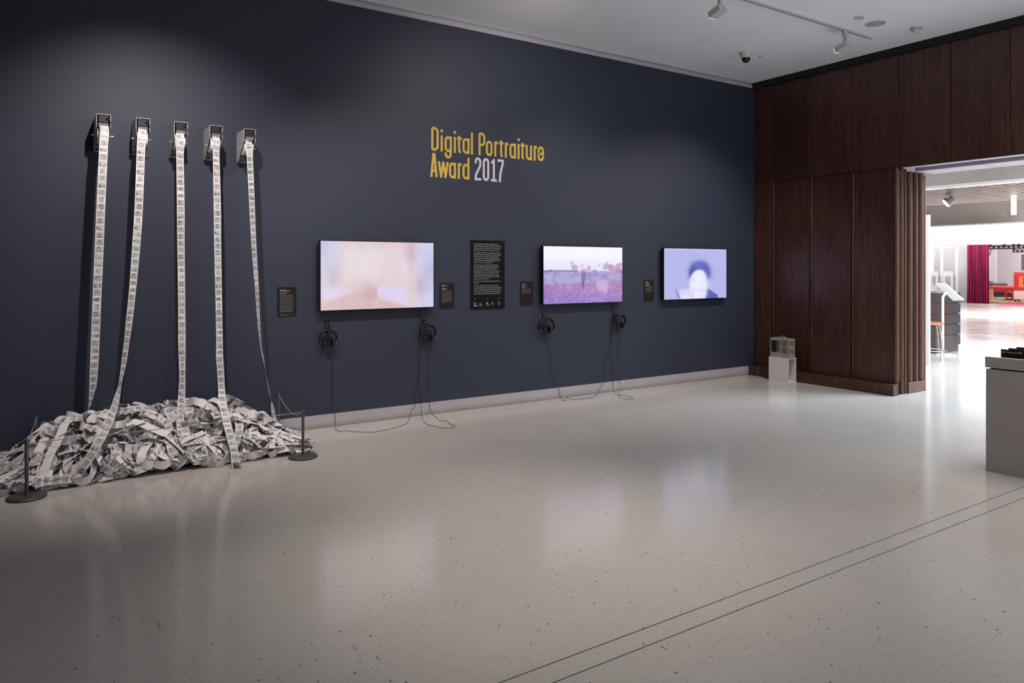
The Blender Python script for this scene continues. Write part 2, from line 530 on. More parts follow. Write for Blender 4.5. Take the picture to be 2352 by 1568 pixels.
struct('wall_back', MB().box(XL, WX + .3, WY, WY + .15, .126, 4.12), M['blue'])
struct('wall_left', MB().box(XL - .15, XL, YF, WY + .15, 0, CZ), M['dim_wall'])
struct('wall_front', MB().box(XL, WX, YF - .15, YF, 0, CZ), M['dim_wall'])
struct('ceiling', MB().box(XL, WX + .8, YF, WY + .15, CZ, CZ + .15), M['ceiling'])
# silver trim between blue wall and ceiling, with its shadow gap
t = struct('trim_1', MB().box(XL, 8.71, WY - .012, WY + .1, 4.118, 4.165), M['trim'])
MB().box(XL, 8.71, WY + .02, WY + .1, 4.165, CZ).build('shadow_gap', M['trim'], t)
# coved skirting
prof = [(0, .126), (-.018, .126), (-.018, .06), (-.016, .04), (-.011, .02), (-.004, .004), (0, 0)]
struct('baseboard_back', MB().prism([(XL, WY + a, b) for a, b in prof][::-1], (8.625 - XL, 0, 0)), M['skirt'])
struct('trim_2', MB().box(WX - .055, WX + .1, -.2, WY, 4.115, CZ), M['black'])  # black strip stands in for the shaded recess above the wood

# wood wall: backing, panels with open joints, rounded vertical noses, base board
seamsY = [WY, 6.567, 5.972, 5.377, 4.775, 4.174, 3.571, 2.97, 2.37, 1.77, 1.17, .57, -.03]
ZS = 2.745
ww = struct('wall_right', MB().box(WX + .022, WX + .12, 4.80, WY, 0, 4.12).box(WX + .022, WX + .12, -.03, 4.80, ZS, 4.12)
            .box(WX + .022, WX + .12, YF, -.03, 0, 4.12), M['black'])
g = .004
for i in range(len(seamsY) - 1):
    a, b = seamsY[i + 1] + g, seamsY[i] - g
    MB().box(WX, WX + .02, a, b, ZS + g, 4.11).build('wood_panel', M['wood'], ww, bevel=.0015, segs=1)
    if i < 4:
        if i == 3: a = 4.802
        # lower leaf: flat board plus rounded nose at its right-hand (door side) end
        m = MB().box(WX - .012, WX + .02, a, b - .045 if i else b, .134, ZS - g)
        m.build('wood_panel', M['wood'], ww, bevel=.0015, segs=1)
    if 0 < i < 4:
        yb = seamsY[i] - .024
        MB().cyl((WX - .002, yb, .136), (WX - .002, yb, ZS - g), .019, n=20).build('rounded_nose', M['wood'], ww)
for i in range(5):
    MB().box(WX, WX + .02, YF + i * .83 + g, YF + (i + 1) * .83 - g, .134, ZS - g).build('wood_panel', M['wood'], ww)
struct('baseboard_right', MB().box(8.622, 8.737, 4.752, WY, 0, .134), M['wood'], bevel=.001, segs=1)
lk = MB().lathe([(.013, 0), (.013, .005), (.008, .007), (.007, .003), (0.0001, .003)], onX(2030.5, 836, WX - .012), 20, (-1, 0, 0))
lk.build('lock_cylinder', M['gunmetal'], ww)

# door reveal: tracks, folded leaves with rounded noses, plinth block
dj = thing('folded_door_stack', 'stack of folded dark walnut door leaves with rounded noses at the doorway edge', 'door', (9.1, 4.9, 0))
def nose(x0, x1, z0, z1, yf=4.75, name='door_leaf', yb=5.45):
    r = (x1 - x0) / 2; xc = (x0 + x1) / 2
    pts = [(xc + r * math.cos(a), yf + r - r * math.sin(a), z0) for a in np.linspace(0, PI, 13)]
    pts = [(x1, yb, z0)] + pts + [(x0, yb, z0)]
    return MB().prism(pts[::-1], (0, 0, z1 - z0)).build(name, M['slat'], dj)
nose(8.742, 8.786, .138, ZS - .006, 4.772, yb=4.798)
nose(8.794, 8.824, .16, ZS - .03, 4.776, yb=4.798)
nose(8.842, 8.888, .004, ZS - .005, 4.765, yb=4.798)
nose(8.914, 8.958, .004, ZS - .005, 4.765)
for x0, x1 in ((9.006, 9.074), (9.135, 9.205), (9.265, 9.338)):
    nose(x0, x1, .145, ZS - .03)
nose(9.345, 9.405, .13, ZS - .06, 4.76)
MB().box(8.90, 9.40, 4.86, 5.45, .14, ZS - .04).build('leaf_gap_shade', M['black'], dj)  # black block stands in for the shade between the leaves
MB().box(8.966, 9.365, 4.75, 5.45, 0, .134).build('plinth_block', M['slat'], dj, bevel=.0015, segs=1)

# head of the opening: thin lit metal lip, dark door track, pale soffit
hd = struct('trim_3', MB().box(WX + .02, 9.5, YF, 4.75, ZS + .02, ZS + .6), M['black'])
for a, b in ((-.2, 2.02), (2.03, 4.2), (4.205, 4.72)):
    MB().box(WX - .001, WX + .10, a, b, ZS - .012, ZS - .004).build('metal_lip', M['lav'], hd)
for a, b in ((YF + .01, .6), (.61, 2.35), (2.36, 3.98), (3.99, 4.74)):
    MB().box(9.09, 9.50, a, b, ZS - .03, ZS + .02).build('soffit_panel', M['lav'], hd)

# ------------------------------------------------------------------ hall beyond
hc = struct('wall_hall', MB().box(WX + .9, 9.60, 5.6, 22, 0, 8).box(9.5, 9.6, -12, 5.6, ZS + .1, 8).box(9.5, 9.6, -12, -.4, 0, 3), M['hallwhite'])
struct('wall_hall_near', MB().box(9.6, 46, -12.1, -12, 0, 8), M['hallwhite'])
struct('wall_hall_far', MB().box(9.6, 46, 22, 22.1, 0, 8), M['hallwhite'])
struct('ceiling_hall', MB().box(9.5, 46, -12, 22, 8, 8.1), M['hallwhite'])
# concrete beam with joint and white edge
bm_ = struct('hall_concrete_beam', MB().box(18.9, 19.25, -12, 11.02, 3.56, 8).box(18.9, 19.25, 11.05, 22, 3.56, 8).box(18.93, 19.25, 11.0, 11.06, 3.56, 8), M['concrete'])
MB().box(18.86, 19.27, -12, 22, 3.50, 3.56).build('white_edge', M['whitemetal'], bm_)
# batten ceiling
bc = struct('hall_batten_ceiling', MB().box(19.3, 24.1, -.6, 16.2, 3.75, 3.8), M['black'])
for k in range(88):
    y = -.31 + k * .186
    MB().box(19.3, 24.1, y, y + .12, 3.50, 3.64).build('ceiling_batten', M['slat'], bc)
# upper concrete wall over the bulkhead
cw = struct('hall_concrete_wall', MB().box(31.8, 32.2, -12, 16.3, 3.2, 8).box(31.8, 32.2, 16.32, 22, 3.2, 8), M['concrete'])
for px_, py_ in ((2163, 487), (2237, 483), (2317, 478)):
    c = onX(px_, py_, 31.8)
    MB().cyl(c + Vector((-.006, 0, 0)), c, .04, n=12).build('tie_hole', M['concrete2'], cw)
# back-lit bulkhead
yb0 = onX(2137, 540, 31.3).y; yb1 = onX(2271.5, 540, 31.3).y
zt, zb = onX(2271, 516, 31.3).z, onX(2271, 559, 31.3).z
bh = thing('bulkhead_light', 'long white backlit bulkhead glowing across the far side of the hall', 'light', (31.4, 8, zb))
MB().box(31.3, 31.78, yb1 + .01, 22, zb, zt).build('light_panel', M['bulk'], bh)
MB().box(31.3, 31.78, -12, yb1 - .01, zb, zt).build('light_panel', M['bulk'], bh)
MB().box(31.28, 31.8, -12, 22, zt, zt + .06).build('top_rail', M['whitemetal'], bh)
MB().box(31.32, 31.8, -12, 22, zb - .03, zb).build('bottom_rail', M['whitemetal'], bh)

# concrete end wall left, with white posts and hanging frames
yc = onX(2222, 600, 33.6).y
struct('hall_end_wall', MB().box(33.6, 33.9, yc - .6, 22, 0, zb + 1), M['concrete2'])
for px0, px1 in ((2137, 2142), (2159.8, 2163), (2194.5, 2198)):
    a, b = onX(px0, 600, 33.2).y, onX(px1, 600, 33.2).y
    o = MB().box(33.2, 33.35, b, a, 0, onX(px0, 564, 33.2).z).build('steel_post', M['whitemetal'], loc=(33.25, (a + b) / 2, 0), bevel=.01)
    tag(o, {2137: 'white steel post nearest the doorway edge, far end of the hall', 2159.8: 'white steel post between the two square white frames in the hall', 2194.5: 'white steel post just right of the two white frames in the hall'}[px0], 'post', 'white posts on the far hall wall')
for (x0, x1, y0, y1, wx0, wx1, wy0, wy1), lab in (((2135, 2154, 623, 664, 2141, 2150.5, 634.5, 654.5), 'white display frame cut off by the doorway, far end of the hall'), ((2167, 2188.5, 623, 676, 2171, 2184, 634.5, 656), 'white display frame right of the thin post, behind the tilted screen')):
    A, B = onX(x0, y0, 33.0), onX(x1, y1, 33.0); C, D = onX(wx0, wy0, 33.0), onX(wx1, wy1, 33.0)
    fr = MB()
    fr.box(32.97, 33.02, A.y, C.y, B.z, A.z).box(32.97, 33.02, D.y, B.y, B.z, A.z).box(32.97, 33.02, C.y, D.y, C.z, A.z).box(32.97, 33.02, C.y, D.y, B.z, D.z)
    o = thing('poster_holder', lab, 'frame', (33.0, (A.y + B.y) / 2, B.z), 'white display frames on the far hall wall')
    fr.build('frame', M['whitemetal'], o)
    MB().box(33.02, 33.6, (A.y + B.y) / 2 - .05, (A.y + B.y) / 2 + .05, A.z - .2, A.z - .1).build('wall_arm', M['whitemetal'], o)

# white panel just past the doorway
A = onZ(2137.2, 839); 
struct('hall_screen_panel', MB().box(A.x - .05, A.x, A.y, A.y + .9, 0, 2.36), M['whitepaint'])

# reception desk
dk = thing('reception_desk', 'dark brown panelled reception desk seen through the doorway', 'desk', (13.9, 6.9, 0))
X0, Y0 = 13.42, 6.64
xs = onY(2190, 700, Y0).x; X1 = onY(2206, 700, Y0).x
MB().box(X0 + .1, onY(2201, 800, Y0 + .03).x, Y0 + .03, 7.9, 0, .13).build('kick_base', M['desk1'], dk)
for k in range(5):
    z0 = .12 + k * .192
    MB().box(X0, xs - .004, Y0, 7.9, z0 + .004, z0 + .188).build('desk_panel', M['desk1'], dk, bevel=.003, segs=1)
    MB().box(xs, X1, Y0, 7.9, z0 + .004, z0 + .184).build('desk_panel', M['desk2'], dk, bevel=.003, segs=1)
MB().box(X0 + .02, X1 - .03, Y0 + .03, 7.85, .13, 1.075).build('carcass', M['desk2'], dk)
MB().box(X0 - .05, onY(2168, 670, Y0).x, Y0 - .02, 7.9, 1.085, 1.13).build('desktop', M['desktop'], dk, bevel=.004)

# kiosk
k0 = onZ(2165.7, 815.7)
kz = k0.dot(Vector((FX, FY, 0)))
ko = thing('tablet_kiosk', 'white floor-standing tablet kiosk with tilted screen in front of the desk', 'kiosk', k0)
def kp(px, py):   # point at the kiosk's distance
    d = ray(px, py); return Vector((d[0] * kz, d[1] * kz, CAMH + d[2] * kz))
MB().tube(catmull([k0 + Vector((0, 0, .01)), kp(2165.6, 750), kp(2165.6, 690), kp(2166.5, 681), kp(2172, 674), kp(2177, 672)], 5), .021, 12).build('pole', M['whitemetal'], ko)
MB().lathe([(.0001, .015), (.15, .014), (.16, .008), (.16, 0), (.0001, 0)], k0 + Vector((.06, -.03, 0)), 40).build('base_plate', M['whitemetal'], ko)
q = [kp(2160, 650.5), kp(2171.5, 650), kp(2204, 687), kp(2193, 689.5)]
fwd = Vector((FX, FY, 0))
q = [q[0] + fwd * .14, q[1] - fwd * .02, q[2] - fwd * .14, q[3] + fwd * .02]
nn = (q[1] - q[0]).cross(q[3] - q[0]).normalized()
if nn.z < 0: nn = -nn
MB().prism([p - nn * .03 for p in q], nn * .03).build('tablet_housing', M['whitemetal'], ko, bevel=.006)
c_ = sum(q, Vector()) / 4
MB().prism([c_ + (p - c_) * .8 for p in q], nn * .003).build('tablet_screen', M['glassy'], ko)

# stool
st = thing('bar_stool', 'red-seated bar stool with chrome legs, half hidden behind the doorway edge', 'stool', (12.15, 6.15, 0))
zs = 12.0
def sp_(px, py, z=11.95):
    d = ray(px, py); return Vector((d[0] * z, d[1] * z, CAMH + d[2] * z))
seat_c = sp_(2137, 747, 12.2); seat_c.z = .60
m = MB(); m.lathe([(.0001, .0), (.17, .0), (.19, .008), (.192, .016), (.182, .024), (.0001, .022)], seat_c, 32); m.build('seat', M['stoolred'], st)
MB().lathe([(.0001, -.012), (.185, -.012), (.196, .0), (.196, .012), (.0001, .012)], seat_c, 32).build('seat_shell', M['ply'], st)
for k in range(4):
    a = ANG - PI / 2 + k * PI / 2 + .1
    top = seat_c + Vector((math.cos(a) * .13, math.sin(a) * .13, -.015))
    knee = seat_c + Vector((math.cos(a) * .165, math.sin(a) * .165, -.06))
    foot = Vector((seat_c.x + math.cos(a) * .25, seat_c.y + math.sin(a) * .25, .006))
    MB().tube(catmull([top, knee, knee.lerp(foot, .5), foot], 5), .009, 8).build('leg', M['chrome'], st)
ring = [seat_c + Vector((math.cos(a) * .235, math.sin(a) * .235, 0)) for a in np.linspace(0, 2 * PI, 33)]
for r_ in ring: r_.z = .16
MB().tube(ring, .006, 6, caps=False).build('foot_ring', M['chrome'], st)

# curtain
cx0, cx1 = onX(2222, 600, 33.2).y, onX(2271, 600, 33.2).y
n = 120; vs = []; zt_ = 2.9
for j in range(14):
    tz = j / 13
    for i in range(n + 1):
        s_ = i / n
        wide = 1 + .07 * (1 - tz)
        y = (cx0 + cx1) / 2 + (cx0 - cx1) / 2 * (1 - 2 * s_) * wide
        ph = s_ * 2 * PI * 8.5 + .6 * math.sin(s_ * 9) + .25 * math.sin(tz * 3 + s_ * 20)
        x = 33.2 + .055 * math.sin(ph) * (1.1 - .3 * tz) + .015 * math.sin(ph * 2.3 + tz * 4)
        vs.append((x, y, .01 + tz * zt_))
fs = [(j * (n + 1) + i, j * (n + 1) + i + 1, (j + 1) * (n + 1) + i + 1, (j + 1) * (n + 1) + i) for j in range(13) for i in range(n)]
o = MB().add(vs, fs, True).build('curtain', M['velvet'], loc=(33.2, (cx0 + cx1) / 2, .01))
tag(o, 'crimson velvet curtain hanging in folds at the far end of the hall', 'curtain')

# lounge beyond the curtain
LX = 38.0
struct('lounge_wall', MB().box(LX, LX + .1, -2, onX(2288, 600, LX).y, 0, 6).box(36.4, 36.5, onX(2288, 600, 36.4).y, 16.2, 0, 6), M['lavwall'])
struct('lounge_platform', MB().box(33.7, 37.95, -2, onX(2273, 690, 34).y + .3, .005, .10), M['oak'])
def fbox(px0, px1, py0, py1, z, dep=.4):
    """box whose front face spans the given outline at hall depth X=z"""
    A, B = onX(px0, py0, z), onX(px1, py1, z)
    return MB().box(z, z + dep, A.y, B.y, B.z, A.z)
bed = thing('daybed', 'wide red upholstered daybed on the oak platform past the curtain', 'daybed', onX(2305, 684, 35.2))
m = fbox(2268, 2335, 657, 673, 35.0, 1.4)
m.build('red_mattress', M['bedred'], bed, bevel=.06, segs=4)
fbox(2276, 2335, 671, 683, 35.05, 1.3).build('dark_base', M['film'], bed, bevel=.02)
fbox(2279, 2312.5, 649.5, 656, 36.0, .12).build('backrest', M['bedgrey'], bed, bevel=.03)
cs = onX(2276, 650.5, 35.6)
MB().lathe([(.0001, -.06), (.08, -.05), (.12, 0), (.08, .05), (.0001, .06)], cs, 20, (1, 0, 0)).build('round_cushion', M['bedgrey'], bed)
ch = thing('wooden_side_chair', 'pale wooden chair side peeping out from behind the crimson curtain', 'chair', onX(2275, 686, 34.3))
A = onX(2271, 663, 34.3); B = onX(2279, 663, 34.3); C = onX(2282, 684, 34.3); C.z = .1
MB().prism([(34.3, A.y + .1, A.z), (34.3, B.y, A.z), (34.3, C.y, C.z), (34.3, C.y + .08, C.z), (34.3, B.y + .07, A.z - .06), (34.3, A.y + .1, A.z - .06)], (.05, 0, 0)).build('side_frame', M['ply'], ch)
MB().box(34.32, 34.34, A.y + .1, B.y + .05, C.z + .03, A.z - .06).build('side_panel', M['cream'], ch)
mh = thing('red_ring_stool', 'round red ring-shaped stool lying on its side beside the cream cabinet', 'stool', onX(2318, 687, 34.4))
cr = onX(2318.5, 680, 34.4)
m = MB(); R0, r0 = .15, .035
vs = [(34.4 + (r0 * math.sin(b)) * 2.2, cr.y + (R0 + r0 * math.cos(b)) * math.cos(a), cr.z + (R0 + r0 * math.cos(b)) * math.sin(a) + .02) for a in np.linspace(0, 2 * PI, 32, endpoint=False) for b in np.linspace(0, 2 * PI, 10, endpoint=False)]
fs = [(i * 10 + k, i * 10 + (k + 1) % 10, ((i + 1) % 32) * 10 + (k + 1) % 10, ((i + 1) % 32) * 10 + k) for i in range(32) for k in range(10)]
m.add(vs, fs, True); m.build('ring_seat', M['bedred'], mh)
cb = thing('display_cabinet', 'red display case with orange window on a cream base with castors', 'cabinet', onX(2345, 690, 33.9))
fbox(2328, 2372, 667.5, 688.5, 33.9, .6).build('cream_base', M['cream'], cb, bevel=.01)
fbox(2328, 2372, 625, 666.5, 33.9, .6).build('red_case', M['bedred'], cb, bevel=.01)
fbox(2340, 2368, 635, 660, 33.88, .02).build('orange_panel', M['orange'], cb)
fbox(2350.5, 2365, 637, 654, 33.86, .02).build('dark_window', M['film'], cb)
for px_ in (2332, 2341, 2362):
    c = onX(px_, 690.5, 33.95)
    MB().cyl(c + Vector((0, -.03, 0)), c + Vector((0, .03, 0)), .035, n=12).build('castor', M['film'], cb)
o = MB().add([onZ(2288, 700, .006), onZ(2362, 704, .006), onZ(2362, 694, .006)], [(0, 1, 2)])
v = o.v[:]; o = MB().prism(v, (0, 0, .004)).build('rug', M['rug'], loc=tuple(v[0])); tag(o, 'magenta rug corner on the hall floor in front of the platform', 'rug')
# film strip graphic on the wall of the lounge
fg = thing('film_strip_frieze', 'black cut-out film strip frieze with square holes high on the lounge wall', 'wall graphic', onX(2320, 575, 35.8))
m = MB()
def fr_(x0, x1, y0, y1): 
    A, B = onX(x0, y0, 35.8), onX(x1, y1, 35.8); m.box(35.8, 35.83, A.y, B.y, B.z, A.z)
def holes(x0, x1, y0, y1, hs, hw, hy0, hy1):
    fr_(x0, x1, y0, hy0); fr_(x0, x1, hy1, y1)
    e = x0
    for h in hs:
        if h > x0: fr_(e, h, hy0, hy1)
        e = h + hw
    fr_(e, x1, hy0, hy1)
holes(2269, 2360, 563.8, 571, [2273.5 + 11.4 * k for k in range(8)], 6.2, 565.6, 569.6)
for a, b in ((2271, 2277.5), (2302.5, 2310), (2325, 2331), (2336, 2343)): fr_(a, b, 556, 564)
holes(2325.5, 2360, 573.5, 579.5, [2329 + 10.2 * k for k in range(3)], 5, 575, 578)
fr_(2325.5, 2331, 571, 573.6)
m.build('horizontal_strip', M['film'], fg)
m = MB()
A = 2346; e = 585
for k in range(6):
    fr_(A, 2351.5, e, e + 2.2); fr_(A, 2347.6, e + 2.2, e + 6); fr_(2350, 2351.5, e + 2.2, e + 6); e += 6
fr_(2351.5, 2358, 585, 588); fr_(2351.5, 2358, 600, 604)
m.build('vertical_strip', M['film'], fg)
m = MB()
for k in range(5):
    A = onX(2277 - k * 1.2, 572 + k * 3.2, 35.8); m.obox(A + Vector((.01, 0, 0)), (1, 0, 0), (0, 1, .4), (0, -.4, 1), .012, .035, .018)
m.build('slanting_strip', M['film'], fg)

# hall lamps
c = onY(2328.5, 472, 9.3); d = ray(2328.5, 472); z_ = 20.2
top = Vector((d[0] * z_, d[1] * z_, 0))
k_ = z_ / 1680
tl = thing('tube_pendant_light', 'glowing white vertical tube light hanging under the batten ceiling', 'light', (top.x, top.y, CAMH + (612 - 493) * k_))
MB().cyl((top.x, top.y, CAMH + (612 - 493) * k_), (top.x, top.y, CAMH + (612 - 450) * k_), 5.3 * k_, n=24).build('glowing_tube', M['lamp'], tl)
z_ = 19.9; k_ = z_ / 1680
def hp(px, py, dz=0): d = ray(px, py); return Vector((d[0] * (z_ + dz), d[1] * (z_ + dz), CAMH + d[2] * z_))
hs = thing('hall_spotlight', 'white cylindrical spotlight on the batten ceiling near the doorway edge', 'light', hp(2175, 447))
b0, b1 = hp(2172.5, 466.5, .045), hp(2189, 455.5, .0)
MB().cyl(b0, b1, .135, .105, n=24).build('spot_body', M['putty2'], hs)
MB().cyl(b0 - (b1 - b0) * .03, b0, .115, n=24).build('glowing_lens', M['lamp'], hs)
q0 = hp(2177, 458)
MB().cyl(q0, (q0.x, q0.y, 3.5), .045, n=12).build('stem', M['whitemetal'], hs)

# ------------------------------------------------------------------ screens
def lin(c): 
    c = np.asarray(c, float) / 255
    return np.where(c <= .04045, c / 12.92, ((c + .055) / 1.055) ** 2.4)


def vnoise(U, V, fx, fy, seed, octv=4):
    out = np.zeros_like(U); amp = 1; tot = 0
    for o in range(octv):
        r = np.random.default_rng(seed + o * 13)
        gx, gy = int(fx) + 3, int(fy) + 3
        gr = r.random((gy, gx))
        x = U * fx; y = V * fy
        xi = np.clip(x.astype(int), 0, gx - 2); yi = np.clip(y.astype(int), 0, gy - 2)
        a = x - xi; b = y - yi; a = a * a * (3 - 2 * a); b = b * b * (3 - 2 * b)
        out += amp * ((gr[yi, xi] * (1 - a) + gr[yi, xi + 1] * a) * (1 - b) + (gr[yi + 1, xi] * (1 - a) + gr[yi + 1, xi + 1] * a) * b)
        tot += amp; amp *= .55; fx *= 2; fy *= 2
    return out / tot


def sst(e0, e1, x):
    t = np.clip((x - e0) / (e1 - e0), 0, 1); return t * t * (3 - 2 * t)


def blob(U, V, cx, cy, sx, sy, rot=0, p=2):
    dx, dy = U - cx, V - cy
    if rot: dx, dy = dx * math.cos(rot) + dy * math.sin(rot), -dx * math.sin(rot) + dy * math.cos(rot)
    return np.exp(-(((dx / sx) ** 2 + (dy / sy) ** 2) ** (p / 2)))


def over(img, m, c): return img * (1 - m[..., None]) + np.array(c, float) * m[..., None]


def pic_blur(U, V):      # V down from the top, 0..1
    I = np.zeros(U.shape + (3,)) + np.array([222, 205, 212.])
    I = over(I, blob(U, V, .33, .33, .25, .28), (229, 217, 220))
    I = over(I, .8 * blob(U, V, .0, .1, .13, .35), (184, 182, 224))
    I = over(I, .8 * blob(U, V, .13, .05, .05, .25, .3), (205, 205, 235))
    I = over(I, .75 * blob(U, V, .03, .42, .07, .2), (208, 210, 225))
    I = over(I, .6 * blob(U, V, .11, .5, .05, .2), (190, 178, 205))
    I = over(I, .55 * blob(U, V, .45, .02, .3, .08), (210, 188, 190))
    I = over(I, .7 * blob(U, V, .79, .12, .06, .2), (196, 168, 190))
    I = over(I, .6 * blob(U, V, .72, .38, .05, .12), (225, 222, 232))
    I = over(I, .9 * sst(.80, .9, U) * (1 - .5 * blob(U, V, .86, .68, .05, .16)), (206, 206, 238))
    I = over(I, .7 * blob(U, V, .97, .45, .08, .25), (184, 180, 220))
    I = over(I, .6 * blob(U, V, .88, .66, .06, .14), (192, 165, 192))
    # skin wedge at the bottom
    wedge = sst(.0, .13, V - (.64 + .22 * np.clip((.36 - U) / .36, 0, 1) ** 1.1 + .0 * U)) * (U < .5)
    wedge = np.maximum(wedge * (1 - sst(.46, .5, U)), sst(0, .05, V - (.84 + .11 * np.clip((U - .5) / .25, 0, 2))) * sst(.44, .5, U) * (1 - sst(.72, .78, U)))
    I = over(I, .0 * U + .9 * blob(U, V, .1, .77, .16, .09, p=3) * (1 - wedge), (222, 214, 240))
    I = over(I, .75 * wedge, (214, 178, 182))
    I = over(I, .8 * blob(U, V, .42, .76, .07, .13, p=3), (205, 166, 174))
    I = over(I, .5 * blob(U, V, .33, .68, .14, .09), (212, 190, 182))
    lip = sst(.475, .488, U) * (1 - sst(.70, .78, U)) * sst(.66, .70, V) * (1 - sst(0, .03, V - (.80 + .13 * sst(.48, .75, U))))
    I = over(I, .95 * lip, (220, 208, 238))
    I = over(I, .5 * sst(.85, 1, V) * (1 - sst(.05, .3, U)), (218, 196, 186))
    st = vnoise(U, V, 22, 3, 5, 3); I *= (1 + .022 * (st - .5) * 2)[..., None]
    st = vnoise(U, V, 3, 60, 9, 2); I *= (1 + .015 * (st - .5) * 2)[..., None]
    return I


def pic_desert(U, V):
    I = np.zeros(U.shape + (3,)) + np.array([246, 246, 255.])
    I = over(I, sst(.1, .42, V), (232, 226, 250))
    n = vnoise(U, V, 14, 10, 21, 5); n2 = vnoise(U, V, 60, 40, 31, 3)
    hor = .425 + .03 * (vnoise(U, V * 0, 12, 1, 3, 3) - .5)
    gr = sst(0, .03, V - hor)
    I = over(I, gr, (172, 160, 205))
    I = over(I, gr * sst(.48, .62, V) * .9, (168, 168, 216))
    I = over(I, gr * sst(.62, .68, V + .03 * (n - .5)) * .95, (166, 122, 184))
    I = over(I, gr * sst(.78, .95, V - .05 * (U - .5)) * .9, (146, 118, 198))
    I = over(I, gr * .7 * blob(U, V, .9, .66, .2, .08), (172, 120, 180))
    I = over(I, gr * .6 * sst(.48, .68, n) * (V < .68), (134, 134, 190)); I = over(I, gr * .5 * sst(.5, .8, vnoise(U, V, 30, 26, 63, 4)), (206, 190, 226))
    I = over(I, gr * .3 * sst(.5, .75, n2), (190, 172, 218))
    I = over(I, (1 - sst(0, .028, np.abs(V - .43))) * (U < .42) * .8, (110, 100, 160))
    for cx, cy, sx, sy, c in ((.385, .37, .05, .06, (178, 150, 178)), (.79, .35, .06, .06, (188, 155, 185)), (.86, .38, .05, .06, (182, 140, 178)), (.95, .35, .05, .06, (190, 146, 175)),
                              (.96, .43, .08, .04, (176, 120, 165)), (.64, .43, .04, .03, (130, 120, 180)), (.56, .38, .035, .04, (186, 160, 195)), (.34, .29, .022, .035, (180, 176, 215)),
                              (.69, .33, .012, .03, (185, 180, 220)), (.47, .33, .03, .04, (205, 205, 240)), (.50, .42, .06, .03, (200, 156, 186)), (.09, .425, .03, .02, (120, 108, 165))):
        I = over(I, np.clip(2.6 * (blob(U, V, cx, cy, sx * 1.15, sy * 1.2) + .9 * (vnoise(U, V, 34, 26, int(cx * 97), 3) - .5) - .42), 0, .75), c)
    I = over(I, np.clip(1.6 * blob(U, V, .49, .53, .028, .09, p=4), 0, .5), (98, 74, 138))       # ghostly standing figure
    I = over(I, np.clip(1.5 * blob(U, V, .483, .67, .012, .07, p=4), 0, .6), (98, 66, 140))
    I = over(I, np.clip(1.5 * blob(U, V, .49, .43, .018, .025, p=3), 0, .4), (206, 160, 195))
    for a, b in ((.56, .6), (.58, .64)): I = over(I, .5 * blob(U, V, a, b, .003, .08, p=4), (100, 70, 140))
    bush = np.clip(1.6 * blob(U, V, .735, .70, .075 + .0 * U, .10, p=4) * (.5 + .8 * vnoise(U, V, 70, 25, 77, 3)), 0, .85)
    I = over(I, bush, (206, 178, 216)); I = over(I, .7 * blob(U, V, .77, .80, .02, .06), (216, 184, 214))
    I = over(I, .6 * np.clip(1.5 * blob(U, V, .33, .71, .035, .05, p=3), 0, 1) * (.5 + n2), (198, 152, 200))
    sp = (vnoise(U, V, 130, 90, 55, 1) > .88) * (V > .62) * sst(.0, .12, .16 - np.abs(V - .74 - .16 * U + .05))
    I = over(I, .45 * sp, (222, 178, 214))
    I = over(I, .25 * (U < .12) * (V > .7), (120, 90, 170))
    return I


